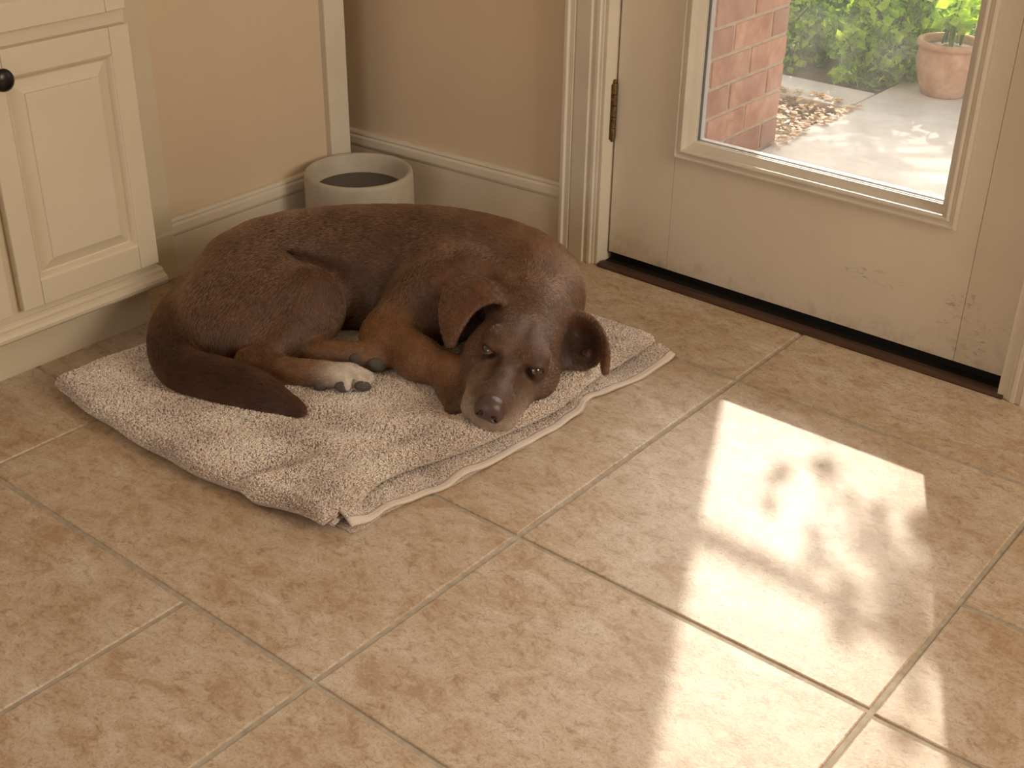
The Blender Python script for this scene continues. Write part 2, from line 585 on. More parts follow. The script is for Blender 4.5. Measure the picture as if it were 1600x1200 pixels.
# dark wooden threshold below the door
tp = [(-0.015, 0.0), (-0.015, 0.003), (-0.011, 0.0062), (-0.002, 0.0078), (0.010, 0.0080), (0.014, 0.0060), (0.015, 0.0015), (0.085, 0.0015), (0.085, 0.0), ]
th = MB().extrude(tp, lambda q, s: (s, q[0], q[1]), 0.672, 1.592).build('trim_10', M['thresh'], bevel=0.0015)
structure(th, 'dark brown wooden threshold below the door', 'threshold')
MB().box(0.672, 1.592, 0.0155, 0.084, 0.0016, 0.0038).build('door_gap_shade', M['rubber_gap'], th)  # black strip added as the shade in the gap under the door
structure(MB().box(0.60, 1.66, 0.085, 0.30, -0.1, 0.004).build('trim_11', M['thresh']), 'dark outer door sill', 'door sill')

# ------------------------------------------------------------------ cabinet
cab = empty('base_cabinet', (0.1, -1.5, 0.0))
tag(cab, 'cream base cabinet with raised panel doors and a dark knob', 'cabinet')
XF = 0.192
CY0, CY1 = -2.35, -0.828


def cpart(o, parent=cab):
    if parent is cab:
        keep_parent(o, cab)
    else:
        o.parent = parent
        o.matrix_parent_inverse = parent.matrix_world.inverted() if False else Matrix.Identity(4)
    return o


cpart(MB().box(0.0, XF, CY0, CY1, 0.112, 0.90).build('body', M['cabinet'], bevel=0.0015))
cpart(MB().box(0.0, 0.150, CY0, CY1, 0.0, 0.112).build('toe_kick', M['cabinet']))
bn = [(0.0, 0.094), (0.200, 0.094), (0.206, 0.096), (0.2105, 0.101), (0.2115, 0.107), (0.2095, 0.113), (0.205, 0.117), (0.199, 0.119), (0.198, 0.124), (0.194, 0.128), (0.0, 0.128)]
cpart(MB().extrude(bn, lambda q, s: (q[0], s, q[1]), CY0, CY1 + 0.010).build('base_moulding', M['cabinet'], bevel=0.0008))


def slab_with_lip(m, y0, y1, z0, z1, x0, x1):
    return m.box(x0, x1, y0, y1, z0, z1)


def panel_front(name, y0, y1, z0, z1, sw=0.041, rw=0.047, x0=XF, knob=None):
    """five-piece front: stiles, rails and a raised panel"""
    root = empty(name, (x0, (y0 + y1) / 2, z0))
    x1 = x0 + 0.019
    made = []
    e = 0.0004
    for a, b in ((y0, y0 + sw), (y1 - sw, y1)):
        made.append(MB().box(x0, x1, a, b, z0, z1).build('stile', M['cabinet'], bevel=0.002))
    for a, b in ((z0, z0 + rw), (z1 - rw, z1)):
        made.append(MB().box(x0, x1 - 0.0003, y0 + sw + e, y1 - sw - e, a, b).build('rail', M['cabinet'], bevel=0.0012))
    py0, py1, pz0, pz1 = y0 + sw, y1 - sw, z0 + rw, z1 - rw
    # sticking (inner moulding) and raised field
    st = MB()
    rings = [(0.0, x1 - 0.0012), (0.003, x1 - 0.003), (0.006, x1 - 0.0075), (0.0085, x1 - 0.012), (0.011, x1 - 0.0135), (0.013, x1 - 0.0125), (0.032, x1 - 0.0035), (0.0335, x1 - 0.0005), (0.036, x1 - 0.0002)]
    vs = []
    for ins, x in rings:
        vs += [(x, py0 + ins, pz0 + ins), (x, py1 - ins, pz0 + ins), (x, py1 - ins, pz1 - ins), (x, py0 + ins, pz1 - ins)]
    fs = [(4 * i + k, 4 * i + (k + 1) % 4, 4 * i + 4 + (k + 1) % 4, 4 * i + 4 + k) for i in range(len(rings) - 1) for k in range(4)]
    n = 4 * (len(rings) - 1)
    fs.append((n, n + 1, n + 2, n + 3))
    vs += [(x0, py0, pz0), (x0, py1, pz0), (x0, py1, pz1), (x0, py0, pz1)]
    m_ = len(rings) * 4
    fs += [(m_ + k, m_ + (k + 1) % 4, (k + 1) % 4, k) for k in range(4)] + [(m_ + 3, m_ + 2, m_ + 1, m_)]
    st.add(vs, fs)
    made.append(st.build('raised_panel', M['cabinet']))
    if knob:
        ky, kz = knob
        kp = [(0.0075, x1 - 0.001), (0.0085, x1 + 0.001), (0.0055, x1 + 0.004), (0.0052, x1 + 0.011), (0.012, x1 + 0.015), (0.0182, x1 + 0.020),
              (0.0192, x1 + 0.0235), (0.0180, x1 + 0.0275), (0.0130, x1 + 0.031), (0.006, x1 + 0.0325), (0.0005, x1 + 0.033)]
        kn = MB().lathe([(r, h) for r, h in kp], 40, (0, ky, kz), axis='x').build('knob', M['knob'], smooth=True)
        kn['label'] = 'round dark bronze knob'
        made.append(kn)
    for o in made:
        keep_parent(o, root)
    keep_parent(root, cab)
    return root


panel_front('door', -1.126, -0.834, 0.147, 0.606, knob=(-1.100, 0.564))
panel_front('door', -1.440, -1.148, 0.147, 0.606, knob=(-1.400, 0.560))
panel_front('door', -1.760, -1.468, 0.147, 0.606, knob=(-1.505, 0.560))
panel_front('drawer', -1.126, -0.834, 0.632, 0.860, sw=0.041, rw=0.041)
panel_front('drawer', -1.440, -1.148, 0.632, 0.860, sw=0.041, rw=0.041)
panel_front('drawer', -1.760, -1.468, 0.632, 0.860, sw=0.041, rw=0.041)

# ------------------------------------------------------------------ outside the door
def rgb_noise(name, stops, scale, rough=0.85, bump=0.3, bscale=40, detail=6):
    t = NT(name)
    c = t.coord()
    t.bump(t.noise(c, bscale, 6, 0.65), bump, 0.006)
    return t.set(t.ramp(t.noise(c, scale, detail, 0.62), stops), rough, 0.2)


M['soil'] = rgb_noise('garden_soil', [(0.3, (0.10, 0.065, 0.04)), (0.7, (0.24, 0.17, 0.11))], 14)
M['patio'] = rgb_noise('patio_concrete', [(0.3, (0.50, 0.43, 0.37)), (0.7, (0.66, 0.585, 0.51))], 7, bump=0.25)
M['mortar'] = rgb_noise('mortar', [(0.3, (0.42, 0.31, 0.22)), (0.7, (0.54, 0.415, 0.30))], 20)


def brick_material():
    t = NT('red_brick')
    info = t.n('ShaderNodeObjectInfo')
    c = t.coord()
    add = t.n('ShaderNodeVectorMath', operation='ADD')
    t.l(c, add.inputs[0])
    t.l(t.math('MULTIPLY', info.outputs['Random'], 30.0), add.inputs[1])
    f = t.noise(add.outputs[0], 13, 7, 0.65)
    col = t.ramp(f, [(0.30, (0.36, 0.165, 0.105)), (0.5, (0.48, 0.245, 0.160)), (0.72, (0.60, 0.37, 0.26))])
    dark = t.ramp(info.outputs['Random'], [(0.55, (0, 0, 0)), (1.0, (1, 1, 1))])
    col = t.mix(t.math('MULTIPLY', dark, 0.55), col, (0.25, 0.14, 0.11))
    t.bump(t.noise(c, 70, 5, 0.7), 0.35, 0.004)
    return t.set(col, 0.85, 0.2)


M['brick'] = brick_material()
t = NT('terracotta')
M['terracotta'] = t.set(t.ramp(t.noise(t.coord(), 16, 6, 0.65), [(0.3, (0.36, 0.20, 0.12)), (0.52, (0.50, 0.30, 0.19)), (0.74, (0.60, 0.45, 0.33))]), 0.85, 0.2)


def leaf_material(name, a, b, trans=0.5):
    t = NT(name)
    oi = t.n('ShaderNodeTexCoord')
    f = t.noise(oi.outputs['Object'], 23, 3, 0.6)
    col = t.ramp(f, [(0.34, a), (0.66, b)])
    t.l(col, t.b.inputs['Base Color'])
    t.b.inputs['Roughness'].default_value = 0.42
    tr = t.n('ShaderNodeBsdfTranslucent')
    t.l(t.mix(1.0, col, (1.5, 1.5, 0.8), 'MULTIPLY'), tr.inputs[0])
    mx = t.n('ShaderNodeMixShader')
    mx.inputs[0].default_value = trans
    t.l(t.b.outputs[0], mx.inputs[1])
    t.l(tr.outputs[0], mx.inputs[2])
    t.l(mx.outputs[0], t.out.inputs[0])
    return t.m


M['leaf1'] = leaf_material('leaf_bright', (0.22, 0.40, 0.03), (0.62, 0.74, 0.12), 0.6)
M['leaf2'] = leaf_material('leaf_deep', (0.05, 0.14, 0.03), (0.22, 0.38, 0.07), 0.5)
M['leafdry'] = leaf_material('leaf_dry', (0.34, 0.16, 0.06), (0.62, 0.40, 0.20), 0.25)
M['bark'] = rgb_noise('bark', [(0.3, (0.10, 0.065, 0.04)), (0.7, (0.26, 0.19, 0.13))], 22)

GZ = -0.10
structure(MB().box(-9, 9, 0.14, 14, GZ - 0.25, GZ - 0.03).build('ground', M['soil']), 'bare garden soil', 'ground')
patio = empty('patio_paving', (1.2, 1.2, GZ))
structure(patio, 'pale concrete patio slabs outside the door', 'patio')
slabs = [(0.405, 1.30, 0.30, 1.08), (1.305, 2.4, 0.30, 1.08), (0.405, 1.30, 1.085, 2.05), (1.305, 2.4, 1.085, 2.05), (-0.6, 0.40, 1.80, 2.02), (2.405, 3.4, 0.30, 2.05), (0.405, 1.4, 2.055, 2.8)]
for x0, x1, y0, y1 in slabs:
    o = MB().box(x0, x1, y0, y1, GZ - 0.06, GZ).build('slab', M['patio'], bevel=0.004)
    keep_parent(o, patio)

# brick pier at the hinge side of the door
pier = empty('brick_pier', (0.29, 0.75, GZ))
structure(pier, 'red brick pier standing outside the door', 'pier')
PX0, PX1, PY0, PY1 = 0.18, 0.400, 0.16, 1.312
core = MB().box(PX0 + 0.012, PX1 - 0.005, PY0, PY1 - 0.005, GZ - 0.05, 2.5).build('mortar_core', M['mortar'])
keep_parent(core, pier)
CH, BL, BD, J = 0.084, 0.215, 0.103, 0.011
bm_cache = {}


def brick(cx, cy, cz, sx, sy, sz):
    key = (round(sx, 3), round(sy, 3))
    if key not in bm_cache:
        o = MB().box(-sx / 2, sx / 2, -sy / 2, sy / 2, -sz / 2, sz / 2).build('brick', M['brick'], bevel=0.003)
        bm_cache[key] = o
    else:
        o = bm_cache[key].copy()
        COL.objects.link(o)
    o.location = (cx, cy, cz)
    keep_parent(o, pier)


ncourse = 16
for i in range(ncourse):
    z = GZ + (i + 0.5) * CH
    y = PY1
    # end brick: header on even courses, stretcher on odd ones
    k = 0
    first = True
    while y > PY0 + 0.02:
        ln = BD if (first and i % 2 == 0) else BL
        ln = min(ln, y - PY0)
        if ln > 0.03:
            j = random.uniform(-0.0015, 0.0015)
            brick(PX1 - BD / 2 + j, y - ln / 2, z, BD, ln - J, CH - J)
        y -= ln
        first = False
    brick(PX0 + BD / 2 - 0.002, PY1 - BL / 2, z, BD, BL - J, CH - J)
rest = MB()
for i in range(ncourse, 31):
    z = GZ + (i + 0.5) * CH
    n = 0
    y = PY1
    first = True
    while y > PY0 + 0.02:
        ln = BD if (first and i % 2 == 0) else BL
        ln = min(ln, y - PY0)
        if ln > 0.03:
            rest.box(PX1 - BD, PX1, y - ln + J / 2, y - J / 2, z - (CH - J) / 2, z + (CH - J) / 2)
        y -= ln
        first = False
ro = rest.build('upper_bricks', M['brick'])
ro['kind'] = 'stuff'
keep_parent(ro, pier)


def leaves(m, centers, size, rnd, flat=0.0, up=(0, 0, 1)):
    """one small folded leaf (4 triangles) per centre"""
    for c in centers:
        s = size * rnd.uniform(0.65, 1.35)
        d = Vector(rnd.normal(size=3))
        d.z *= (1 - flat)
        d.normalize()
        nrm = Vector(rnd.normal(size=3)) * (1 - flat) + Vector(up) * (0.6 + flat)
        side = d.cross(nrm)
        if side.length < 1e-4:
            continue
        side.normalize()
        nrm = side.cross(d)
        c = Vector(c)
        w = s * rnd.uniform(0.30, 0.42)
        vs = [c - d * s * 0.5, c + side * w - d * 0.05 * s + nrm * s * 0.10, c + d * s * 0.5, c - side * w - d * 0.05 * s + nrm * s * 0.10, c]
        n = len(m.v)
        m.v += [tuple(q) for q in vs]
        m.f += [(n, n + 1, n + 4), (n + 1, n + 2, n + 4), (n + 2, n + 3, n + 4), (n + 3, n, n + 4)]


def shrub(label, cx, cy, rx, ry, h, n, size, mats, seed):
    r_ = np.random.default_rng(seed)
    root = empty('shrub', (cx, cy, GZ - 0.03))
    tag(root, label, 'shrub', 'shrubs along the patio')
    for k, (mat, share) in enumerate(mats):
        m = MB()
        pts = []
        while len(pts) < int(n * share):
            q = r_.uniform(-1, 1, 3)
            rr = np.linalg.norm(q)
            if np.linalg.norm(q[:2]) > 1 or (q[2] > 0.2 and rr > 1.05) or r_.random() > max(rr, abs(q[2])) ** 1.2 + 0.15:
                continue
            lump = 1 + 0.22 * math.sin(5 * q[0] + seed) * math.cos(4 * q[2] + 2 * seed) + 0.12 * math.sin(11 * q[1] + seed)
            q = np.clip(q * lump, -1, 1)
            pts.append((q[0] * (rx - 0.03), q[1] * (ry - 0.03), h * 0.5 + q[2] * h * 0.5))
        pts = [q for q in pts if q[2] > 0.02]
        leaves(m, pts, size, r_)
        o = m.build('foliage', mat, root, recalc=False)
        o['kind'] = 'stuff'
    st = MB()
    for k in range(7):
        a = r_.uniform(0, 6.28)
        e = (math.cos(a) * rx * 0.7, math.sin(a) * ry * 0.7, h * r_.uniform(0.5, 0.9))
        st.tube([(0.02 * math.cos(a), 0.02 * math.sin(a), 0), (e[0] * 0.4, e[1] * 0.4, e[2] * 0.5), e], [0.010, 0.007, 0.003], 6)
    st.build('stem', M['bark'], root)
    return root


LM = [(M['leaf1'], 0.62), (M['leaf2'], 0.38)]
shrub('leafy green shrub seen just past the brick pier edge', -0.165, 2.32, 0.31, 0.29, 0.46, 3400, 0.042, [(M['leaf2'], 0.5), (M['leaf1'], 0.5)], 3)
shrub('bright green shrub in the middle of the door glass', 0.302, 2.31, 0.178, 0.27, 0.52, 3000, 0.042, LM, 4)
shrub('low green shrub behind the terracotta pot', 0.78, 2.70, 0.32, 0.34, 0.50, 2600, 0.046, LM, 5)
shrub('dark green shrub behind the bright green one', 0.05, 3.05, 0.38, 0.34, 0.50, 2200, 0.05, [(M['leaf2'], 0.7), (M['leaf1'], 0.3)], 6)

# terracotta pot with a plant
pot = empty('terracotta_pot', (0.578, 2.170, GZ))
tag(pot, 'weathered terracotta pot on the patio, holding a leafy plant', 'flower pot')
pp = [(0.0, 0.0), (0.068, 0.0), (0.074, 0.006), (0.088, 0.036), (0.104, 0.090), (0.1085, 0.122), (0.104, 0.150), (0.099, 0.160), (0.102, 0.164), (0.113, 0.168), (0.116, 0.178), (0.112, 0.187),
      (0.100, 0.188), (0.094, 0.182), (0.090, 0.160), (0.0, 0.160)]
pb = MB().lathe(pp[1:-1], 40).build('pot_body', M['terracotta'], pot, smooth=True)
MB().lathe([(0.085, 0.158), (0.0905, 0.163), (0.02, 0.168)], 24).build('potting_soil', M['soil'], pot)
plant = empty('potted_plant', (0.578, 2.170, GZ + 0.172))
tag(plant, 'leafy green plant growing in the terracotta pot', 'plant')
r_ = np.random.default_rng(21)
pm, ps = MB(), MB()
for k in range(12):
    a = r_.uniform(0, 6.28)
    L = r_.uniform(0.10, 0.34)
    e = (math.cos(a) * L * 0.55, math.sin(a) * L * 0.55, L)
    ps.tube([(0.03 * math.cos(a), 0.03 * math.sin(a), 0.0), (e[0] * 0.35, e[1] * 0.35, e[2] * 0.6), e], [0.004, 0.003, 0.0015], 5)
    leaves(pm, [(e[0] * s + r_.normal(0, .02), e[1] * s + r_.normal(0, .02), e[2] * s + 0.02 + r_.normal(0, .02)) for s in np.linspace(0.35, 1.05, 11)], 0.055, r_, 0.2)
pm.build('foliage', M['leaf1'], plant, recalc=False)['kind'] = 'stuff'
ps.build('stem', M['leaf2'], plant)

# dry leaves lying in the bed behind the pier
lm = MB()
r_ = np.random.default_rng(31)
bed = [(r_.uniform(-0.5, 0.44), r_.uniform(1.25, 1.85), GZ - 0.022 + r_.uniform(0, 0.02)) for _ in range(1500)]
bed = [q if q[1] < 1.80 and q[0] < 0.40 else (q[0], q[1], GZ + 0.008) for q in bed]
leaves(lm, bed, 0.026, r_, 0.85)
lo = lm.build('leaf_litter', M['leafdry'], recalc=False)
tag(lo, 'dry brown leaves littering the garden bed', 'leaf litter', kind='stuff')

# garden tree that shades the patio and part of the door glass
tree = empty('garden_tree', (-1.9, 4.6, GZ - 0.03))
tag(tree, 'garden tree whose leaves shade the patio', 'tree')
S = -sun_dir          # towards the sun


def up_sun(x, y, z, dist):
    return Vector((x, y, z)) + S * dist


tb = MB()
T0 = Vector(tree.location)


def rel(q):
    return tuple(Vector(q) - T0)


# trunk rises at the tree's foot, limbs reach over towards the house
trunk_top = Vector((-1.75, 4.35, 2.3))
tb.tube([(0, 0, 0), (0.05, -0.06, 0.8), (0.10, -0.15, 1.6), rel(trunk_top)], [0.11, 0.09, 0.075, 0.06], 12)
limb_ends = []
crown = MB()
r_ = np.random.default_rng(77)


def limb(pts, r0, leaf_n, leaf_size, spread):
    rad = list(np.linspace(r0, r0 * 0.3, len(pts)))
    tb.tube([rel(q) for q in pts], rad, 8)
    for i in range(len(pts) - 1):
        a, b = Vector(pts[i]), Vector(pts[i + 1])
        for _ in range(leaf_n):
            c = a.lerp(b, r_.random()) + Vector(r_.normal(0, spread, 3))
            leaves(crown, [rel(c)], leaf_size, r_)


# limb that throws the long soft shadow across the lit floor
A = up_sun(1.30, -0.73, 0, 4.3)
B = up_sun(1.56, -0.745, 0, 4.3)
C = up_sun(1.95, -0.80, 0, 4.3)
limb([trunk_top, up_sun(0.9, -0.70, 0, 4.4), A, B, C], 0.035, 0, 0.05, 0.05)
# sprays of leaves in front of the right half of the glass
for fx, fy, n, sp in [(1.44, -0.42, 5, 0.022), (1.56, -0.49, 8, 0.04), (1.60, -0.60, 13, 0.055), (1.68, -0.55, 9, 0.05), (1.70, -0.66, 10, 0.05), (1.77, -0.66, 5, 0.04), (1.58, -0.68, 7, 0.04), (1.50, -0.58, 5, 0.04), (1.64, -0.50, 5, 0.05), (1.84, -0.85, 6, 0.05)]:
    c = up_sun(fx, fy, 0, 3.9)
    tw = c + Vector((r_.normal(0, .05), 0.12, 0.12))
    tb.tube([rel(up_sun(1.75, -0.73, 0, 4.3)), rel((c + tw) / 2 + Vector((0, 0, .05))), rel(c)], [0.010, 0.007, 0.003], 6)
    leaves(crown, [rel(c + Vector(r_.normal(0, sp, 3))) for _ in range(n)], 0.055, r_)
# wider crown: dappled shade on the patio
for k in range(52):
    px, py = r_.uniform(0.45, 2.5), r_.uniform(0.35, 2.0)
    d = r_.uniform(1.4, 2.4)
    c = up_sun(px, py, GZ, d)
    tb.tube([rel(trunk_top), rel((trunk_top + c) / 2 + Vector((0, 0, 0.25))), rel(c)], [0.016, 0.010, 0.004], 5)
    leaves(crown, [rel(c + Vector(r_.normal(0, 0.075, 3))) for _ in range(15)], 0.080, r_)
tb.build('trunk', M['bark'], tree)
co = crown.build('crown', M['leaf2'], tree, recalc=False)
co['kind'] = 'stuff'

# ------------------------------------------------------------------ water bowl in the corner
t = NT('bowl_stoneware')
M['bowl'] = t.set(t.ramp(t.noise(t.coord(), 40, 5, 0.6), [(0.3, (0.43, 0.385, 0.31)), (0.7, (0.49, 0.44, 0.36))]), 0.5, 0.4)
t = NT('water')
M['water'] = t.set((0.035, 0.03, 0.024), 0.03, 0.5)
bowl = empty('water_bowl', (0.146, -0.229, 0.0))
tag(bowl, 'round beige stoneware dog bowl in the corner behind the dog', 'bowl')
bp = [(0.10, 0.0), (0.112, 0.003), (0.115, 0.010), (0.1165, 0.052), (0.118, 0.056), (0.1240, 0.062), (0.1258, 0.068), (0.1252, 0.120), (0.1243, 0.148), (0.1230, 0.1565), (0.1195, 0.1600),
      (0.1150, 0.1590), (0.1115, 0.1545), (0.1085, 0.130), (0.100, 0.105), (0.06, 0.098), (0.001, 0.096)]
MB().lathe(bp, 72).build('bowl_body', M['bowl'], bowl, smooth=True)
water = tag(MB().lathe([(0.001, 0.1085), (0.0995, 0.1085), (0.1030, 0.1160), (0.102, 0.1170), (0.001, 0.1170)], 64, tuple(bowl.location)).build('water', M['water'], smooth=False),
            'dark still water inside the beige bowl', 'water')

# ------------------------------------------------------------------ folded bath towel under the dog
t = NT('towel_terry')
tc = t.coord()
tcol = t.ramp(t.noise(tc, 9, 5, 0.6), [(0.35, (0.60, 0.505, 0.435)), (0.65, (0.70, 0.605, 0.53))])
vo = t.n('ShaderNodeTexVoronoi')
vo.inputs['Scale'].default_value = 240
t.l(tc, vo.inputs['Vector'])
t.bump(vo.outputs['Distance'], 0.9, 0.004)
t.b.inputs['Sheen Weight'].default_value = 0.3
M['terry'] = t.set(tcol, 0.95, 0.1)
t = NT('towel_hem')
tc = t.coord(scale=(1, 1, 1))
wv = t.n('ShaderNodeTexWave')
wv.inputs['Scale'].default_value = 120
wv.inputs['Distortion'].default_value = 1.0
t.l(tc, wv.inputs['Vector'])
t.bump(wv.outputs['Fac'], 0.35, 0.0015)
M['hem'] = t.set((0.70, 0.615, 0.54), 0.85, 0.15)

towel = empty('towel', (0.65, -0.70, 0.0))
tag(towel, 'folded beige terry bath towel spread on the tile floor under the dog', 'towel')
FOLD_EDGE = np.polyfit([-1.107, -1.02, -0.965, -0.87, -0.78, -0.73, -0.62, -0.506, -0.394, -0.284], [0.957, 0.943, 0.944, 0.964, 0.988, 1.002, 1.012, 1.007, 0.999, 1.003], 6)
FRONT_EDGE = np.polyfit([0.274, 0.372, 0.512, 0.681, 0.794, 0.82, 0.859, 0.948], [-1.124, -1.138, -1.145, -1.143, -1.133, -1.126, -1.124, -1.114], 5)


def ridge(x, y, x0, y0, x1, y1, wd, amp):
    e_ = np.array([x1 - x0, y1 - y0])
    L2 = e_ @ e_
    h_ = ((x - x0) * e_[0] + (y - y0) * e_[1]) / L2
    hc_ = np.clip(h_, 0, 1)
    d2 = (x - x0 - hc_ * e_[0]) ** 2 + (y - y0 - hc_ * e_[1]) ** 2
    return amp * np.exp(-d2 / wd ** 2)


def towel_relief(x, y):
    z = 0.0022 * np.sin(17 * x + 9 * y + 0.6) + 0.0016 * np.sin(31 * x - 22 * y) + 0.0012 * np.sin(55 * y + 20 * x + 2)
    z = z + ridge(x, y, 0.40, -1.06, 0.74, -1.04, 0.030, 0.004)
    z = z + ridge(x, y, 0.62, -0.98, 0.88, -0.96, 0.030, 0.006) + ridge(x, y, 0.70, -0.90, 0.93, -0.82, 0.035, 0.006)
    z = z + ridge(x, y, 0.66, -0.94, 0.90, -0.89, 0.022, -0.006) + ridge(x, y, 0.52, -1.03, 0.80, -1.00, 0.022, -0.005)
    z = z + ridge(x, y, 0.815, -1.12, 0.85, -1.03, 0.020, 0.011) + ridge(x, y, 0.775, -1.12, 0.80, -1.05, 0.016, -0.010) + ridge(x, y, 0.865, -1.08, 0.88, -1.02, 0.018, -0.006)
    z = z + ridge(x, y, 0.93, -1.05, 0.975, -0.35, 0.030, 0.005) + ridge(x, y, 0.88, -0.98, 0.92, -0.66, 0.03, -0.004)
    z = z + ridge(x, y, 0.97, -0.50, 0.90, -0.33, 0.03, 0.005)
    return z


def towel_top(u, v):
    """u, v in 0..1 -> world point and edge distance"""
    xf = 0.280 + 0.672 * u
    y = np.polyval(FRONT_EDGE, xf) * (1 - v) + (-0.262 - 0.02 * u) * v
    xr = np.polyval(FOLD_EDGE, y.clip(-1.11, -0.284))
    xl = 0.274 + 0.020 * v
    x = xl * (1 - u) + xr * u
    y = y + (1 - v) ** 6 * (0.002 * np.sin(29 * u) - 0.004 * np.exp(-((u - 0.80) / 0.035) ** 2) + 0.004 * np.exp(-((u - 0.74) / 0.03) ** 2))
    x = x + u ** 6 * (0.003 * np.sin(23 * v)) - (1 - u) ** 6 * 0.004 * np.sin(11 * v)
    return x, y


NU, NV = 150, 170
uu = 0.5 - 0.5 * np.cos(np.linspace(0, math.pi, NU)) * (1 - 0.0)
uu = 0.5 * (uu + np.linspace(0, 1, NU))
vv = 0.5 * ((0.5 - 0.5 * np.cos(np.linspace(0, math.pi, NV))) + np.linspace(0, 1, NV))
U_, V_ = np.meshgrid(uu, vv, indexing='ij')
X_, Y_ = towel_top(U_, V_)
ed = np.minimum(np.minimum(U_ * 0.70, (1 - U_) * 0.70), np.minimum(V_ * 0.85, (1 - V_) * 0.85))
TH = 0.036
lift = 0.007 * np.clip((U_ - 0.80) / 0.15, 0, 1)          # it rides up over the lower layer
rr = 0.018
prof = np.sqrt(np.clip(1 - (1 - np.clip(ed / rr, 0, 1)) ** 2, 0, 1))
zmid = 0.5 * TH + lift * 0.9
ztop = zmid + (0.5 * TH + towel_relief(X_, Y_)) * prof
zbot = np.maximum(zmid - (0.5 * TH - 0.001 - lift * 0.6) * prof, 0.0008)
zbot = np.minimum(zbot, ztop - 0.0)
top = np.stack([X_, Y_, ztop], -1).reshape(-1, 3)
bot = np.stack([X_, Y_, zbot], -1).reshape(-1, 3)
ij = np.arange(NU * NV).reshape(NU, NV)
qt = np.stack([ij[:-1, :-1], ij[1:, :-1], ij[1:, 1:], ij[:-1, 1:]], -1).reshape(-1, 4)
quads_t = np.concatenate([qt, qt[:, ::-1] + NU * NV])


def grid_object(name, verts, quads, mat, parent):
    me = bpy.data.meshes.new(name)
    me.from_pydata([tuple(q) for q in verts.tolist()], [], quads.tolist())
    bm_ = bmesh.new()
    bm_.from_mesh(me)
    bmesh.ops.remove_doubles(bm_, verts=bm_.verts, dist=0.00001)
    bm_.to_mesh(me)
    bm_.free()
    me.shade_smooth()
    me.materials.append(mat)
    o = bpy.data.objects.new(name, me)
    COL.objects.link(o)
    keep_parent(o, parent)
    return o


grid_object('upper_fold', np.concatenate([top, bot]), quads_t, M['terry'], towel)

# lower layer that shows along the long side, ending in a woven hem
NS, NT_ = 180, 34
sv = np.linspace(0, 1, NS)
tv = np.linspace(0, 1, NT_)
SS, TT = np.meshgrid(sv, tv, indexing='ij')


def lower_edge(s):
    yy = [-1.085, -1.057, -1.012, -0.951, -0.907, -0.809, -0.698, -0.600, -0.560, -0.530, -0.504, -0.469, -0.39, -0.33, -0.267]
    xx = [0.986, 0.990, 0.989, 1.000, 1.012, 1.024, 1.032, 1.038, 1.036, 1.024, 1.019, 1.030, 1.046, 1.049, 1.046]
    x = np.interp(-1.082 + 0.812 * np.asarray(s), yy, xx) + 0.0012 * np.sin(60 * s)
    y = -1.082 + 0.812 * s
    return x, y


def lower_z(s, t_):
    z = 0.0060 + 0.0012 * np.sin(40 * s + 3 * t_) + 0.0010 * np.sin(75 * s)
    out = np.clip((t_ - 0.45) / 0.55, 0, 1)
    z = z + 0.022 * np.exp(-((s - 0.0) / 0.045) ** 2) * np.sin(np.clip(out, 0, 1) * math.pi * 0.85) + 0.004 * out * np.exp(-((s - 0.10) / 0.05) ** 2)
    z = z + 0.014 * np.exp(-((s - 1.0) / 0.045) ** 2) * np.sin(out * math.pi * 0.9)
    z = z + 0.010 * np.exp(-((s - 0.66) / 0.025) ** 2) * out + 0.007 * np.exp(-((s - 0.30) / 0.05) ** 2) * np.sin(out * math.pi * 0.8)
    return z


ex, ey = lower_edge(SS)
WL = 0.155
lx = ex - WL * (1 - TT) * (1 + 0.0 * SS)
ly = ey + 0.02 * (1 - TT) * (1 - 2 * SS)
lz = lower_z(SS, TT)
th_l = 0.0042
ltop = np.stack([lx, ly, lz], -1)
lbot = np.stack([lx, ly, np.maximum(lz - th_l, 0.0012)], -1)


def sheet(name, c0, c1, mat, up=0.0, floor_=None):
    a_ = ltop[:, c0:c1].copy()
    b_ = lbot[:, c0:c1].copy()
    a_[..., 2] += up
    n0, n1 = a_.shape[:2]
    ij_ = np.arange(n0 * n1).reshape(n0, n1)
    q_ = np.stack([ij_[:-1, :-1], ij_[1:, :-1], ij_[1:, 1:], ij_[:-1, 1:]], -1).reshape(-1, 4)
    N_ = n0 * n1
    ring_ = np.concatenate([ij_[:-1, 0], ij_[-1, :-1], ij_[:0:-1, -1], ij_[0, :0:-1]])
    nx2 = np.roll(ring_, -1)
    side_ = np.stack([ring_, ring_ + N_, nx2 + N_, nx2], -1)
    return grid_object(name, np.concatenate([a_.reshape(-1, 3), b_.reshape(-1, 3)]), np.concatenate([q_, q_[:, ::-1] + N_, side_]), mat, towel)


HEM0 = int(NT_ * 0.91)
sheet('lower_layer', 0, HEM0 + 1, M['terry'])
hem = sheet('hem', HEM0, NT_, M['hem'], 0.0006)
hem['label'] = 'flat woven hem band'
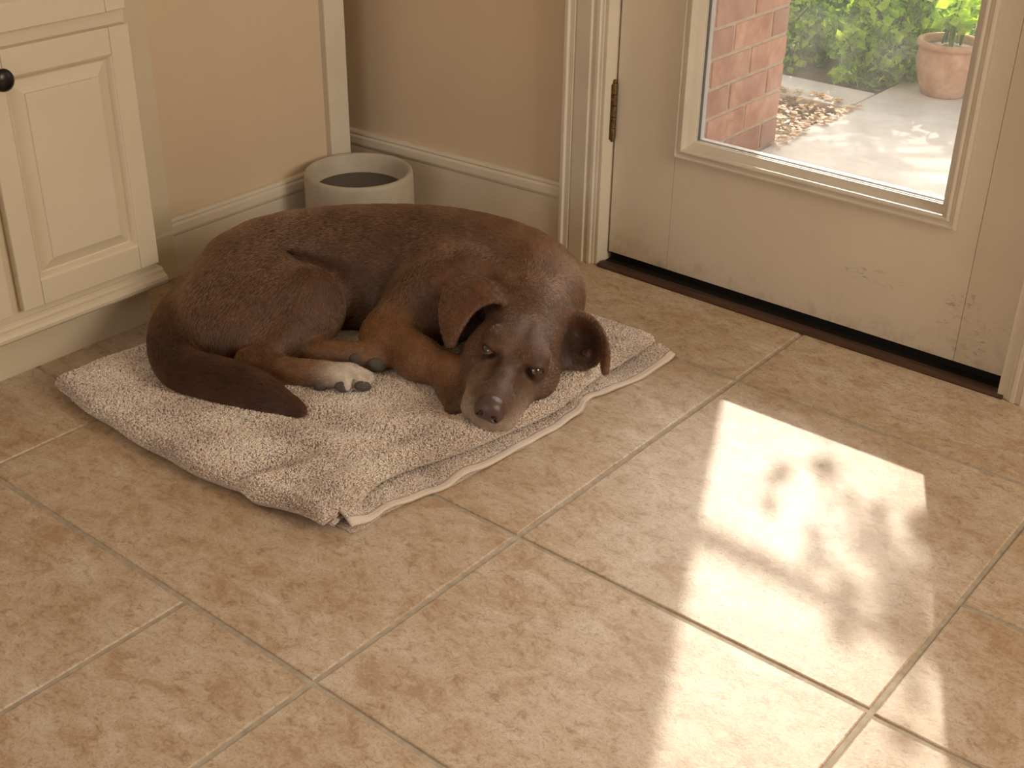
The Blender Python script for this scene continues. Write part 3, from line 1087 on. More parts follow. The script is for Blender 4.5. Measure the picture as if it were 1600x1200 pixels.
# ends of the inner layers that peek out at the front corner
for z0, out, ya, yb in ((0.0135, 0.010, -1.098, -1.000), (0.0205, 0.006, -1.092, -0.975)):
    m_ = MB()
    yy_ = np.linspace(ya, yb, 16)
    xe_ = np.polyval(FOLD_EDGE, yy_) + out * np.sin(np.linspace(0.45, 1.0, 16) * math.pi) ** 0.7
    prof_ = [(0.0, -0.0024), (0.8, -0.0024), (1.0, 0.0), (0.8, 0.0024), (0.0, 0.0024)]
    vs_ = [(xe_[i] - 0.05 + 0.05 * a_ if a_ == 0 else xe_[i] - 0.004 * (1 - a_) / 0.2 * 1.0, yy_[i], z0 + b_ + 0.001 * math.sin(i)) for i in range(16) for a_, b_ in prof_]
    fs_ = [(5 * i + k, 5 * i + (k + 1) % 5, 5 * i + 5 + (k + 1) % 5, 5 * i + 5 + k) for i in range(15) for k in range(5)]
    fs_ += [(4, 3, 2, 1, 0), tuple(75 + k for k in range(5))]
    keep_parent(m_.add(vs_, fs_).build('inner_fold', M['terry'], smooth=True), towel)
# the layer below it, flat on the floor
l2x, l2y = lower_edge(sv)
bx = np.stack([np.stack([l2x - 0.20, l2y, np.full(NS, 0.0035)], -1), np.stack([l2x - 0.010, l2y, np.full(NS, 0.0030)], -1), np.stack([l2x - 0.003 + 0.003 * np.sin(30 * sv), l2y, np.full(NS, 0.0014)], -1)], 1)
nb = bx.shape[0] * 3
ijb = np.arange(nb).reshape(NS, 3)
qb = np.stack([ijb[:-1, :-1], ijb[1:, :-1], ijb[1:, 1:], ijb[:-1, 1:]], -1).reshape(-1, 4)
bb_ = bx.reshape(-1, 3).copy()
bb_[:, 2] = 0.0004
ringb = np.concatenate([ijb[:-1, 0], ijb[-1, :-1], ijb[:0:-1, -1], ijb[0, :0:-1]])
nxb = np.roll(ringb, -1)
grid_object('bottom_layer', np.concatenate([bx.reshape(-1, 3), bb_]), np.concatenate([qb, qb[:, ::-1] + nb, np.stack([ringb, ringb + nb, nxb + nb, nxb], -1)]), M['terry'], towel)

# ------------------------------------------------------------------ the resting dog: one implicit surface turned into a mesh
# local frame: a = to the dog's head side, b = away from its belly, z = up; origin on the floor below the belly
DO = np.array([0.55, -0.60])
DA = np.array([0.778, 0.628])
DB = np.array([-0.628, 0.778])


def to_world(q):
    q = np.asarray(q, float)
    w_ = np.empty_like(q)
    w_[..., 0] = DO[0] + q[..., 0] * DA[0] + q[..., 1] * DB[0]
    w_[..., 1] = DO[1] + q[..., 0] * DA[1] + q[..., 1] * DB[1]
    w_[..., 2] = q[..., 2]
    return w_


def unit(v):
    v = np.asarray(v, float)
    return v / (np.linalg.norm(v) + 1e-12)


class Cone:            # tapered capsule
    def __init__(self, p, q, r0, r1, col=0, flow=None, fur=0.014):
        self.p, self.q, self.r0, self.r1 = np.array(p, float), np.array(q, float), r0, r1
        self.col, self.fur = col, fur
        self.flow = unit(self.q - self.p) if flow is None else unit(flow)
        r = max(r0, r1)
        self.lo, self.hi = np.minimum(self.p, self.q) - r, np.maximum(self.p, self.q) + r

    def d(self, X):
        ba = self.q - self.p
        h = np.clip(((X - self.p) @ ba) / (ba @ ba), 0, 1)
        return np.linalg.norm(X - self.p - h[..., None] * ba, axis=-1) - (self.r0 + (self.r1 - self.r0) * h)


class Ell:             # ellipsoid, axes = rows of ax
    def __init__(self, c, r, ax=None, col=0, flow=(-1, 0, -0.3), fur=0.010):
        self.c, self.r = np.array(c, float), np.array(r, float)
        self.ax = np.eye(3) if ax is None else np.array(ax, float)
        self.col, self.fur, self.flow = col, fur, unit(flow)
        ext = np.sqrt(((self.ax * self.r[:, None]) ** 2).sum(0))
        self.lo, self.hi = self.c - ext, self.c + ext

    def d(self, X):
        l = (X - self.c) @ self.ax.T
        k0 = np.linalg.norm(l / self.r, axis=-1)
        k1 = np.linalg.norm(l / self.r ** 2, axis=-1) + 1e-9
        return k0 * (k0 - 1) / k1


class Tri:             # thick triangle
    def __init__(self, a, b, c, t, col=0, flow=(0, -0.3, -1), fur=0.006):
        self.a, self.b, self.c, self.t = (np.array(q, float) for q in (a, b, c, t))
        self.col, self.fur, self.flow = col, fur, unit(flow)
        A = np.stack([self.a, self.b, self.c])
        self.lo, self.hi = A.min(0) - t, A.max(0) + t

    def d(self, X):
        a, b, c = self.a, self.b, self.c
        n = np.cross(b - a, a - c)
        out = None
        inside = None
        for p, q in ((a, b), (b, c), (c, a)):
            e, w_ = q - p, X - p
            h = np.clip((w_ @ e) / (e @ e), 0, 1)
            dd = ((w_ - h[..., None] * e) ** 2).sum(-1)
            s = np.sign(w_ @ np.cross(e, n))
            out = dd if out is None else np.minimum(out, dd)
            inside = s if inside is None else inside + s
        pl = ((X - a) @ n) ** 2 / (n @ n)
        return np.sqrt(np.where(np.abs(inside) >= 2.9, pl, out)) - self.t


def smin(a, b, k):
    h = np.maximum(k - np.abs(a - b), 0) / k
    return np.minimum(a, b) - h * h * k * 0.25


def spline(P_, m):
    P_ = np.array(P_, float)
    n = len(P_)
    out = []
    for i in range(n - 1):
        p0, p1, p2, p3 = P_[max(i - 1, 0)], P_[i], P_[i + 1], P_[min(i + 2, n - 1)]
        for t_ in np.arange(m) / m:
            out.append(0.5 * (2 * p1 + (p2 - p0) * t_ + (2 * p0 - 5 * p1 + 4 * p2 - p3) * t_ ** 2 + (3 * p1 - p0 - 3 * p2 + p3) * t_ ** 3))
    out.append(P_[-1])
    return np.array(out)


def chain(pts, col, fur=0.014, flip=False, flow=None, m=1):
    res = []
    if m > 1:
        pts = [tuple(q) for q in spline(pts, m)]
    for s, e in zip(pts[:-1], pts[1:]):
        fl = flow
        if fl is None:
            fl = np.array(e[:3]) - np.array(s[:3])
            fl = -fl if flip else fl
        res.append(Cone(s[:3], e[:3], s[3], e[3], col, fl, fur))
    return res


# coat colours: 0 back, 1 flank, 2 tan leg, 3 tail, 4 white, 5 face, 6 muzzle grey, 7 ear, 8 neck, 9 lid, 10 ear inside
COAT = np.array([(0.070, 0.030, 0.0145), (0.086, 0.037, 0.0175), (0.185, 0.086, 0.037), (0.036, 0.0145, 0.008), (0.66, 0.58, 0.50),
                 (0.105, 0.051, 0.028), (0.27, 0.190, 0.140), (0.120, 0.052, 0.026), (0.125, 0.060, 0.031), (0.036, 0.019, 0.013), (0.040, 0.018, 0.010)])

# head frame
H0 = np.array([0.2929, -0.2009, 0.1035])
HS, HF, HU = np.array([0.922, -0.198, -0.333]), np.array([-0.243, -0.965, -0.099]), np.array([0.301, -0.172, 0.938])
HX = np.stack([HS, HF, HU])


def hp(s, f, u):
    return H0 + s * HS + f * HF + u * HU


def hell(c, r, col=5, flow=(0, -1, 0.1), fur=0.007, ax=None):
    A = HX if ax is None else np.array(ax) @ HX
    return Ell(hp(*c), r, A, col, np.array(flow) @ HX, fur)


def hcone(p, q, r0, r1, col=5, flow=(0, -1, 0.1), fur=0.007):
    return Cone(hp(*p), hp(*q), r0, r1, col, np.array(flow) @ HX, fur)


groups = []            # (primitives, inner blend, blend with the rest)
torso = chain([(0.305, -0.105, 0.120, 0.074), (0.318, -0.035, 0.118, 0.080), (0.285, 0.020, 0.120, 0.090), (0.205, 0.052, 0.121, 0.102), (0.10, 0.078, 0.122, 0.108), (-0.03, 0.080, 0.122, 0.107),
               (-0.15, 0.053, 0.121, 0.104), (-0.235, -0.010, 0.118, 0.103)], 0, 0.011, m=2)
for pr in torso[:5]:
    pr.col, pr.fur = 8, 0.016
torso += [Ell((0.0, 0.035, 0.085), (0.20, 0.085, 0.058), None, 1, (-1, 0.1, -0.3)),
          Ell((0.16, 0.0, 0.115), (0.10, 0.085, 0.088), None, 1, (-0.7, -0.3, -0.7)),
          Ell((-0.275, -0.085, 0.095), (0.085, 0.085, 0.075), None, 1, (-0.5, -0.4, -0.8)),
          Ell((-0.10, 0.16, 0.075), (0.20, 0.05, 0.05), None, 0, (-1, 0, -0.5)),
          Ell((0.345, 0.030, 0.090), (0.050, 0.075, 0.055), None, 8, (-0.3, 1, -0.3), 0.018),
          Ell((-0.190, -0.085, 0.110), (0.120, 0.072, 0.088), None, 1, (-0.6, -0.2, -0.9)),
          Ell((-0.235, -0.135, 0.085), (0.085, 0.070, 0.060), None, 1, (-0.3, -0.5, -1)),
          Cone((0.165, -0.030, 0.140), (0.050, -0.120, 0.085), 0.066, 0.044, 1, (-0.6, -0.5, -0.6), 0.013),
          Ell((0.135, -0.070, 0.120), (0.075, 0.055, 0.072), None, 1, (-0.5, -0.4, -0.8), 0.013)]
groups.append((torso, 0.045, 0.0))

head = [hell((0, 0.0, 0.0), (0.073, 0.088, 0.062)),
        hell((0, -0.055, 0.012), (0.058, 0.055, 0.058)),
        hell((0, 0.050, 0.026), (0.050, 0.056, 0.036)),
        hell((-0.052, 0.046, -0.022), (0.038, 0.060, 0.044), flow=(-0.5, -1, -0.3)),
        hell((0.052, 0.046, -0.022), (0.038, 0.060, 0.044), flow=(0.5, -1, -0.3)),
        hcone((0, 0.080, -0.018), (0, 0.175, -0.016), 0.046, 0.038, 5, (0, -1, 0.05), 0.005),
        hcone((0, 0.10, 0.014), (0, 0.200, 0.006), 0.020, 0.018, 5, (0, -1, 0.05), 0.004),
        hcone((-0.024, 0.12, -0.028), (-0.022, 0.188, -0.026), 0.032, 0.027, 6, (-0.6, -1, -0.2), 0.005),
        hcone((0.024, 0.12, -0.028), (0.022, 0.188, -0.026), 0.032, 0.027, 6, (0.6, -1, -0.2), 0.005),
        hcone((0, 0.10, -0.052), (0, 0.190, -0.046), 0.034, 0.020, 6, (0, -1, -0.2), 0.005),
        hell((-0.037, 0.076, 0.039), (0.022, 0.026, 0.014), flow=(-0.15, -1, 0.15)),
        hell((0.037, 0.076, 0.039), (0.022, 0.026, 0.014), flow=(0.15, -1, 0.15))]
groups.append((head, 0.024, 0.040))

def ear_sheet(rows, thick, col_of, nv=4):
    """rows of control points from the base to the tip -> thick triangles"""
    R_ = spline(np.array(rows).reshape(len(rows), -1), 3).reshape(-1, len(rows[0]), 3)
    R_ = np.stack([spline(r_, nv) for r_ in R_])
    res = []
    for i in range(R_.shape[0] - 1):
        for j in range(R_.shape[1] - 1):
            c_ = col_of(i / (R_.shape[0] - 2), j / (R_.shape[1] - 2))
            th_ = thick * (1 - 0.25 * i / R_.shape[0])
            res.append(Tri(R_[i, j], R_[i + 1, j], R_[i + 1, j + 1], th_, c_))
            res.append(Tri(R_[i, j], R_[i + 1, j + 1], R_[i, j + 1], th_, c_))
    return [t_ for t_ in res if np.linalg.norm(np.cross(t_.b - t_.a, t_.c - t_.a)) > 1e-7]


ear_l = ear_sheet([[(0.245, -0.104, 0.170), (0.260, -0.132, 0.172), (0.276, -0.168, 0.162)],
                   [(0.204, -0.104, 0.184), (0.216, -0.142, 0.194), (0.246, -0.186, 0.180)],
                   [(0.164, -0.116, 0.178), (0.178, -0.158, 0.186), (0.214, -0.198, 0.172)],
                   [(0.149, -0.152, 0.160), (0.160, -0.185, 0.164), (0.194, -0.214, 0.154)],
                   [(0.150, -0.196, 0.140), (0.160, -0.214, 0.140), (0.181, -0.230, 0.136)],
                   [(0.161, -0.234, 0.119), (0.167, -0.238, 0.117), (0.173, -0.240, 0.118)]], 0.0046, lambda i, j: 7, 3)
groups.append((ear_l, 0.004, 0.012))
ear_r = ear_sheet([[(0.360, -0.150, 0.140), (0.352, -0.160, 0.105), (0.368, -0.228, 0.072)],
                   [(0.396, -0.143, 0.138), (0.394, -0.138, 0.088), (0.404, -0.204, 0.056)],
                   [(0.424, -0.150, 0.127), (0.420, -0.146, 0.084), (0.426, -0.192, 0.058)],
                   [(0.442, -0.172, 0.110), (0.436, -0.164, 0.086), (0.434, -0.188, 0.066)],
                   [(0.449, -0.203, 0.092), (0.445, -0.198, 0.084), (0.440, -0.200, 0.074)],
                   [(0.447, -0.229, 0.064), (0.445, -0.230, 0.062), (0.443, -0.229, 0.062)]], 0.0046, lambda i, j: 7 if j < 0.3 or i > 0.75 else 10, 3)
ear_r.append(Ell((0.414, -0.182, 0.072), (0.009, 0.010, 0.009), None, 7, (0, -1, 0), 0.004))
groups.append((ear_r, 0.004, 0.012))

thigh = [Ell((-0.115, -0.094, 0.120), (0.080, 0.062, 0.080), None, 1, (-0.3, -0.2, -1)),
         Ell((-0.190, -0.105, 0.105), (0.100, 0.068, 0.075), None, 1, (-0.6, -0.2, -0.9)),
         Cone((-0.098, -0.120, 0.104), (-0.185, -0.215, 0.066), 0.050, 0.025, 1, None, 0.012),
         Cone((-0.150, -0.150, 0.080), (-0.195, -0.220, 0.062), 0.030, 0.022, 2, None, 0.010)]
groups.append((thigh, 0.020, 0.014))
foot = chain([(-0.195, -0.222, 0.062, 0.027), (-0.13, -0.240, 0.060, 0.024), (-0.055, -0.250, 0.060, 0.024)], 2, 0.009)
foot[0].col = 1
foot += [Ell((-0.030, -0.254, 0.060), (0.032, 0.022, 0.024), None, 4, (1, 0, 0), 0.006),
         Cone((-0.030, -0.262, 0.058), (-0.016, -0.276, 0.052), 0.016, 0.014, 4, (1, 0, 0), 0.006),
         Cone((-0.010, -0.258, 0.060), (0.012, -0.272, 0.052), 0.017, 0.014, 4, (1, 0, 0), 0.006),
         Cone((-0.010, -0.250, 0.066), (0.020, -0.258, 0.058), 0.016, 0.013, 4, (1, 0, 0), 0.006),
         Ell((-0.058, -0.262, 0.050), (0.016, 0.014, 0.013), None, 1, (1, 0, 0), 0.005)]
groups.append((foot, 0.007, 0.012))
foot2 = chain([(-0.15, -0.145, 0.055, 0.026), (-0.085, -0.172, 0.064, 0.024), (-0.025, -0.184, 0.068, 0.022)], 2, 0.009)
foot2[0].col = 1
foot2 += [Ell((0.000, -0.190, 0.067), (0.036, 0.022, 0.024), None, 2, (1, 0, 0), 0.006),
          Cone((0.012, -0.196, 0.066), (0.036, -0.206, 0.057), 0.016, 0.013, 2, (1, 0, 0), 0.006),
          Cone((0.008, -0.188, 0.074), (0.034, -0.194, 0.067), 0.014, 0.012, 2, (1, 0, 0), 0.006)]
groups.append((foot2, 0.012, 0.012))

arm = [Cone((0.060, -0.115, 0.088), (0.044, -0.145, 0.080), 0.046, 0.045, 2, (-0.4, -0.5, -0.6), 0.011),
       Cone((0.044, -0.145, 0.080), (0.110, -0.212, 0.072), 0.045, 0.038, 2, None, 0.010),
       Cone((0.110, -0.212, 0.072), (0.166, -0.252, 0.067), 0.038, 0.031, 2, None, 0.009),
       Cone((0.166, -0.252, 0.067), (0.172, -0.284, 0.054), 0.031, 0.024, 2, None, 0.008),
       Cone((0.172, -0.284, 0.054), (0.180, -0.340, 0.046), 0.024, 0.018, 1, None, 0.007)]
groups.append((arm, 0.020, 0.016))

tail = chain([(-0.300, -0.020, 0.112, 0.046), (-0.350, -0.085, 0.082, 0.036), (-0.352, -0.162, 0.064, 0.030), (-0.312, -0.243, 0.060, 0.030), (-0.235, -0.285, 0.060, 0.032),
              (-0.172, -0.313, 0.056, 0.026), (-0.138, -0.329, 0.050, 0.015), (-0.108, -0.342, 0.044, 0.005), (-0.090, -0.351, 0.040, 0.001)], 3, 0.018, m=3)
groups.append((tail, 0.030, 0.014))

# carved folds: flank fold above the knee, gap between nose bridge and eyes, eye slits, mouth line
EYE = [hp(-0.0425, 0.095, 0.0265), hp(0.0425, 0.095, 0.0265)]
EYE_R = 0.0138
carve = [(Cone((-0.150, -0.034, 0.196), (-0.052, -0.048, 0.168), 0.006, 0.012), 0.022),
         (Cone((-0.020, -0.060, 0.155), (-0.015, -0.075, 0.09), 0.010, 0.012), 0.020),
         (hcone((-0.052, 0.198, -0.044), (0.0, 0.228, -0.036), 0.0028, 0.0028), 0.008),
         (hcone((0.052, 0.198, -0.044), (0.0, 0.228, -0.036), 0.0028, 0.0028), 0.008)]
carve += [(Cone((-0.002, -0.272, 0.062), (0.000, -0.292, 0.044), 0.0025, 0.003), 0.007),
          (Cone((0.006, -0.258, 0.074), (0.026, -0.274, 0.058), 0.002, 0.002), 0.006),
          (hcone((-0.030, 0.112, 0.024), (-0.027, 0.150, 0.014), 0.003, 0.002), 0.026),
          (hcone((0.030, 0.112, 0.024), (0.027, 0.150, 0.014), 0.003, 0.002), 0.026),
          (hcone((0, 0.085, 0.066), (0, 0.02, 0.072), 0.004, 0.004), 0.016),
          (hcone((0, 0.118, 0.052), (0, 0.108, 0.056), 0.012, 0.012), 0.022)]
lids = []
slits = []
for sgn, ec in ((-1, EYE[0]), (1, EYE[1])):
    fwd = unit(0.62 * HF + sgn * 0.55 * HS + 0.52 * HU)
    side = unit(np.cross(fwd, HU)) 
    side = side if side @ HS * 1.0 > 0 else -side
    side = unit(side - 0.22 * sgn * HU)
    upv = unit(np.cross(side, fwd))
    upv = upv if upv @ HU > 0 else -upv
    lids.append(Ell(ec, (EYE_R + 0.0042,) * 3, None, 5, np.array((0, -1, 0.2)) @ HX, 0.004))
    slits.append((fwd, side, upv))
    carve.append((Ell(ec + fwd * 0.0148 - upv * 0.0012, (0.0116, 0.0048, 0.0125), np.stack([side, upv, fwd])), 0.003))
groups.append((lids, 0.004, 0.010))

FLOOR_Z = 0.033        # the towel below the dog


def axis_grid(lo, hi, fine_lo, fine_hi, coarse, fine):
    return np.concatenate([np.arange(lo, fine_lo, coarse), np.arange(fine_lo, fine_hi, fine), np.arange(fine_hi, hi, coarse)])


def surface_nets(gx, gy, gz, V):
    S_ = V < 0
    nx, ny, nz = V.shape
    c = np.zeros((nx - 1, ny - 1, nz - 1), np.int8)
    corner = [(i, j, k) for i in (0, 1) for j in (0, 1) for k in (0, 1)]
    for i, j, k in corner:
        c += S_[i:nx - 1 + i, j:ny - 1 + j, k:nz - 1 + k]
    act = np.argwhere((c > 0) & (c < 8))
    idx = -np.ones(c.shape, np.int32)
    idx[act[:, 0], act[:, 1], act[:, 2]] = np.arange(len(act))
    acc = np.zeros((len(act), 3))
    cnt = np.zeros(len(act))
    G3 = (gx, gy, gz)
    for p0 in corner:
        for ax in range(3):
            if p0[ax]:
                continue
            p1 = list(p0)
            p1[ax] = 1
            a_, b_ = act + p0, act + np.array(p1)
            va, vb = V[a_[:, 0], a_[:, 1], a_[:, 2]], V[b_[:, 0], b_[:, 1], b_[:, 2]]
            m_ = (va < 0) != (vb < 0)
            t_ = np.where(m_, va / np.where(m_, va - vb, 1), 0)
            pos = np.stack([G3[d][a_[:, d]] + (t_ * (G3[d][b_[:, d]] - G3[d][a_[:, d]])) for d in range(3)], 1)
            acc += np.where(m_[:, None], pos, 0)
            cnt += m_
    vert = acc / cnt[:, None]
    quads = []
    for ax in range(3):
        sl0, sl1 = [slice(None)] * 3, [slice(None)] * 3
        sl0[ax], sl1[ax] = slice(0, -1), slice(1, None)
        ch = S_[tuple(sl0)] != S_[tuple(sl1)]
        e_ = np.argwhere(ch)
        o1, o2 = [d for d in range(3) if d != ax]
        ok = (e_[:, o1] > 0) & (e_[:, o2] > 0) & (e_[:, o1] < V.shape[o1] - 1) & (e_[:, o2] < V.shape[o2] - 1)
        e_ = e_[ok]
        q = []
        for d1, d2 in ((-1, -1), (0, -1), (0, 0), (-1, 0)):
            cc = e_.copy()
            cc[:, o1] += d1
            cc[:, o2] += d2
            q.append(idx[cc[:, 0], cc[:, 1], cc[:, 2]])
        q = np.stack(q, 1)
        inside = S_[e_[:, 0], e_[:, 1], e_[:, 2]]
        flipm = inside if ax != 1 else ~inside
        q[~flipm] = q[~flipm][:, ::-1]
        quads.append(q)
    return vert, np.concatenate(quads)


def relax(vert, quads, n, lam=0.5):
    e_ = np.concatenate([quads[:, [0, 1]], quads[:, [1, 2]], quads[:, [2, 3]], quads[:, [3, 0]]])
    for _ in range(n):
        s_ = np.zeros_like(vert)
        c_ = np.zeros(len(vert))
        for d in range(3):
            s_[:, d] = np.bincount(e_[:, 0], vert[e_[:, 1], d], len(vert)) + np.bincount(e_[:, 1], vert[e_[:, 0], d], len(vert))
        c_ = np.bincount(e_[:, 0], minlength=len(vert)) + np.bincount(e_[:, 1], minlength=len(vert))
        vert = vert + lam * (s_ / np.maximum(c_, 1)[:, None] - vert)
    return vert


def build_field(gx, gy, gz):
    shape = (len(gx), len(gy), len(gz))
    FAR = 0.05

    def window(pr, pad):
        sl = []
        for d, g_ in enumerate((gx, gy, gz)):
            sl.append(slice(max(np.searchsorted(g_, pr.lo[d] - pad) - 1, 0), np.searchsorted(g_, pr.hi[d] + pad) + 1))
        X = np.stack(np.meshgrid(gx[sl[0]], gy[sl[1]], gz[sl[2]], indexing='ij'), -1)
        return tuple(sl), X
    total = np.full(shape, FAR, np.float32)
    for n_, (prims, k_in, k_out) in enumerate(groups):
        g = np.full(shape, FAR, np.float32)
        lo, hi = np.min([pr.lo for pr in prims], 0), np.max([pr.hi for pr in prims], 0)
        for pr in prims:
            sl, X = window(pr, max(k_in, 0.012))
            if X.size:
                g[sl] = smin(g[sl], np.minimum(pr.d(X), FAR), k_in)
        total = np.minimum(total, g) if n_ == 0 else smin(total, g, k_out)
    for pr, k in carve:
        sl, X = window(pr, k + 0.004)
        if X.size:
            total[sl] = -smin(-total[sl], pr.d(X), k)
    Zs = np.broadcast_to((FLOOR_Z - gz).astype(np.float32), shape)
    return -smin(-total, -Zs, 0.012)


gx = axis_grid(-0.43, 0.475, 0.145, 0.455, 0.0044, 0.0023)
gy = axis_grid(-0.465, 0.24, -0.450, -0.10, 0.0023, 0.0023)
gy = axis_grid(-0.465, 0.24, -0.465, -0.10, 0.0044, 0.0023)
gz = np.arange(0.020, 0.268, 0.0028)
V = build_field(gx, gy, gz)
dv, dq = surface_nets(gx, gy, gz, V)
dv = relax(dv, dq, 2, 0.5)
del V


def prim_table(X):
    prims = [pr for g_ in groups for pr in g_[0]]
    D = np.stack([pr.d(X) for pr in prims], 1)
    D = np.maximum(D - D.min(1, keepdims=True), 0)
    W, W2 = np.exp(-D / 0.008), np.exp(-D / 0.020)
    W /= W.sum(1, keepdims=True)
    W2 /= W2.sum(1, keepdims=True)
    return prims, W, W2


def coat(X):
    prims, W, W2 = prim_table(X)
    col = W @ np.stack([COAT[pr.col] for pr in prims])
    flow = W2 @ np.stack([pr.flow for pr in prims])
    fur = W2 @ np.array([pr.fur for pr in prims])
    # lighter lips and chin, darker lids round the eyes
    L_ = (X - H0) @ HX.T
    lip = np.clip((L_[:, 1] - 0.130) / 0.05, 0, 1) * np.clip((0.006 - L_[:, 2]) / 0.024, 0, 1) * (np.abs(L_[:, 0]) < 0.08)
    hid = {id(pr) for pr in head}
    on_head = W @ np.array([1.0 if id(pr) in hid else 0.0 for pr in prims])
    lip = (lip * 0.8 * np.clip((on_head - 0.6) / 0.3, 0, 1))[:, None]
    col = col * (1 - lip) + np.array([0.42, 0.335, 0.275]) * lip
    bridge = (np.clip((L_[:, 1] - 0.10) / 0.04, 0, 1) * np.clip((L_[:, 2] + 0.01) / 0.02, 0, 1) * (np.abs(L_[:, 0]) < 0.05) * 0.5 * on_head)[:, None]
    col = col * (1 - bridge) + np.array([0.120, 0.068, 0.044]) * bridge
    for ec in EYE:
        d_ = np.linalg.norm(X - ec, axis=1)
        w_ = np.clip((0.0182 - d_) / 0.004, 0, 1)[:, None]
        col = col * (1 - w_) + COAT[9] * w_
        fur = np.where(d_ < 0.027, fur * 0.35, fur)
    return col, flow, fur


dcol, dflow, dfur = coat(dv)
dog = empty('dog', (0.55, -0.60, 0.03))
tag(dog, 'brown dog with a white hind paw lying curled on the folded towel', 'dog')


def np_mesh(name, verts, quads, mat, parent, cols=None):
    me = bpy.data.meshes.new(name)
    me.vertices.add(len(verts))
    me.vertices.foreach_set('co', np.asarray(verts, np.float32).ravel())
    me.loops.add(quads.size)
    me.loops.foreach_set('vertex_index', quads.astype(np.int32).ravel())
    me.polygons.add(len(quads))
    me.polygons.foreach_set('loop_start', np.arange(len(quads), dtype=np.int32) * 4)
    me.update(calc_edges=True)
    me.validate()
    me.shade_smooth()
    if cols is not None:
        at = me.color_attributes.new('coat', 'FLOAT_COLOR', 'POINT')
        at.data.foreach_set('color', np.concatenate([cols, np.ones((len(cols), 1))], 1).astype(np.float32).ravel())
    me.materials.append(mat)
    o = bpy.data.objects.new(name, me)
    COL.objects.link(o)
    if parent is not None:
        keep_parent(o, parent)
    return o


def skin_material():
    t = NT('dog_coat_base')
    at = t.n('ShaderNodeVertexColor', layer_name='coat')
    c = t.coord()
    f = t.noise(c, 60, 5, 0.65)
    col = t.mix(t.ramp(f, [(0.35, (0, 0, 0)), (0.65, (1, 1, 1))]), t.mix(1.0, at.outputs[0], (0.6, 0.6, 0.6), 'MULTIPLY'), at.outputs[0])
    t.set(col, 0.55, 0.35)
    return t.m


M['coat'] = skin_material()
body = np_mesh('body', to_world(dv), dq, M['coat'], dog, dcol)

# eyes
def eye_material():
    t = NT('dog_eye')
    c = t.coord()
    sep = t.n('ShaderNodeSeparateXYZ')
    t.l(c, sep.inputs[0])
    d = t.n('ShaderNodeVectorMath', operation='LENGTH')
    cb = t.n('ShaderNodeCombineXYZ')
    t.l(sep.outputs[0], cb.inputs[0])
    t.l(sep.outputs[1], cb.inputs[1])
    t.l(cb.outputs[0], d.inputs[0])
    r = t.math('DIVIDE', d.outputs['Value'], EYE_R)
    col = t.ramp(r, [(0.36, (0.005, 0.004, 0.003)), (0.42, (0.075, 0.036, 0.013)), (0.66, (0.16, 0.085, 0.032)), (0.76, (0.012, 0.008, 0.005))])
    t.b.inputs['Coat Weight'].default_value = 1.0
    t.b.inputs['Coat Roughness'].default_value = 0.03
    return t.set(col, 0.2, 0.6)


M['eye'] = eye_material()
for ec, (fwd, side, upv) in zip(EYE, slits):
    bmx = bmesh.new()
    bmesh.ops.create_uvsphere(bmx, u_segments=32, v_segments=20, radius=EYE_R)
    me = bpy.data.meshes.new('eye')
    bmx.to_mesh(me)
    bmx.free()
    me.shade_smooth()
    me.materials.append(M['eye'])
    o = bpy.data.objects.new('eye', me)
    COL.objects.link(o)
    # look a little towards the room: the gaze lies between the lid opening and the viewer side
    gz_ = unit(unit(fwd) + 0.35 * unit(np.array([0.1, -1.0, 0.45])))
    wz = Vector(unit(to_world(gz_) - to_world(np.zeros(3))))
    o.location = Vector(to_world(ec))
    o.rotation_euler = wz.to_track_quat('Z', 'Y').to_euler()
    o.parent = dog
    o.matrix_parent_inverse = Matrix.Translation(-dog.location)
    o['label'] = 'amber brown eye'

# nose
NC = hp(0, 0.222, 0.002)
nx_, ny_, nz_ = (np.arange(NC[d] - 0.040, NC[d] + 0.040, 0.0013) for d in range(3))
XN = np.stack(np.meshgrid(nx_, ny_, nz_, indexing='ij'), -1)
VN = hell((0, 0.214, 0.002), (0.0245, 0.0190, 0.0205)).d(XN)
VN = smin(VN, hell((0, 0.206, 0.012), (0.020, 0.020, 0.0125)).d(XN), 0.008)
VN = smin(VN, hell((-0.0135, 0.217, -0.003), (0.0115, 0.014, 0.0135)).d(XN), 0.006)
VN = smin(VN, hell((0.0135, 0.217, -0.003), (0.0115, 0.014, 0.0135)).d(XN), 0.006)
for sg in (-1, 1):
    VN = -smin(-VN, hell((sg * 0.0115, 0.234, 0.000), (0.0046, 0.011, 0.0050)).d(XN), 0.003)
    VN = -smin(-VN, hcone((sg * 0.013, 0.231, -0.004), (sg * 0.023, 0.219, -0.008), 0.0024, 0.0018).d(XN), 0.003)
VN = -smin(-VN, hcone((0, 0.236, 0.004), (0, 0.232, -0.018), 0.0012, 0.0014).d(XN), 0.003)
nv, nq = surface_nets(nx_, ny_, nz_, VN)
nv = relax(nv, nq, 1)
t = NT('dog_nose_skin')
nf = t.n('ShaderNodeTexVoronoi')
nf.inputs['Scale'].default_value = 900
t.l(t.coord(), nf.inputs['Vector'])
t.bump(nf.outputs['Distance'], 0.25, 0.001)
M['nose'] = t.set((0.078, 0.043, 0.037), 0.27, 0.6)
no = np_mesh('nose', to_world(nv), nq, M['nose'], dog)
no['label'] = 'liver brown nose'

# paw pads and claws
M['pad'] = NT('paw_pad_skin').set((0.085, 0.070, 0.058), 0.7, 0.3)


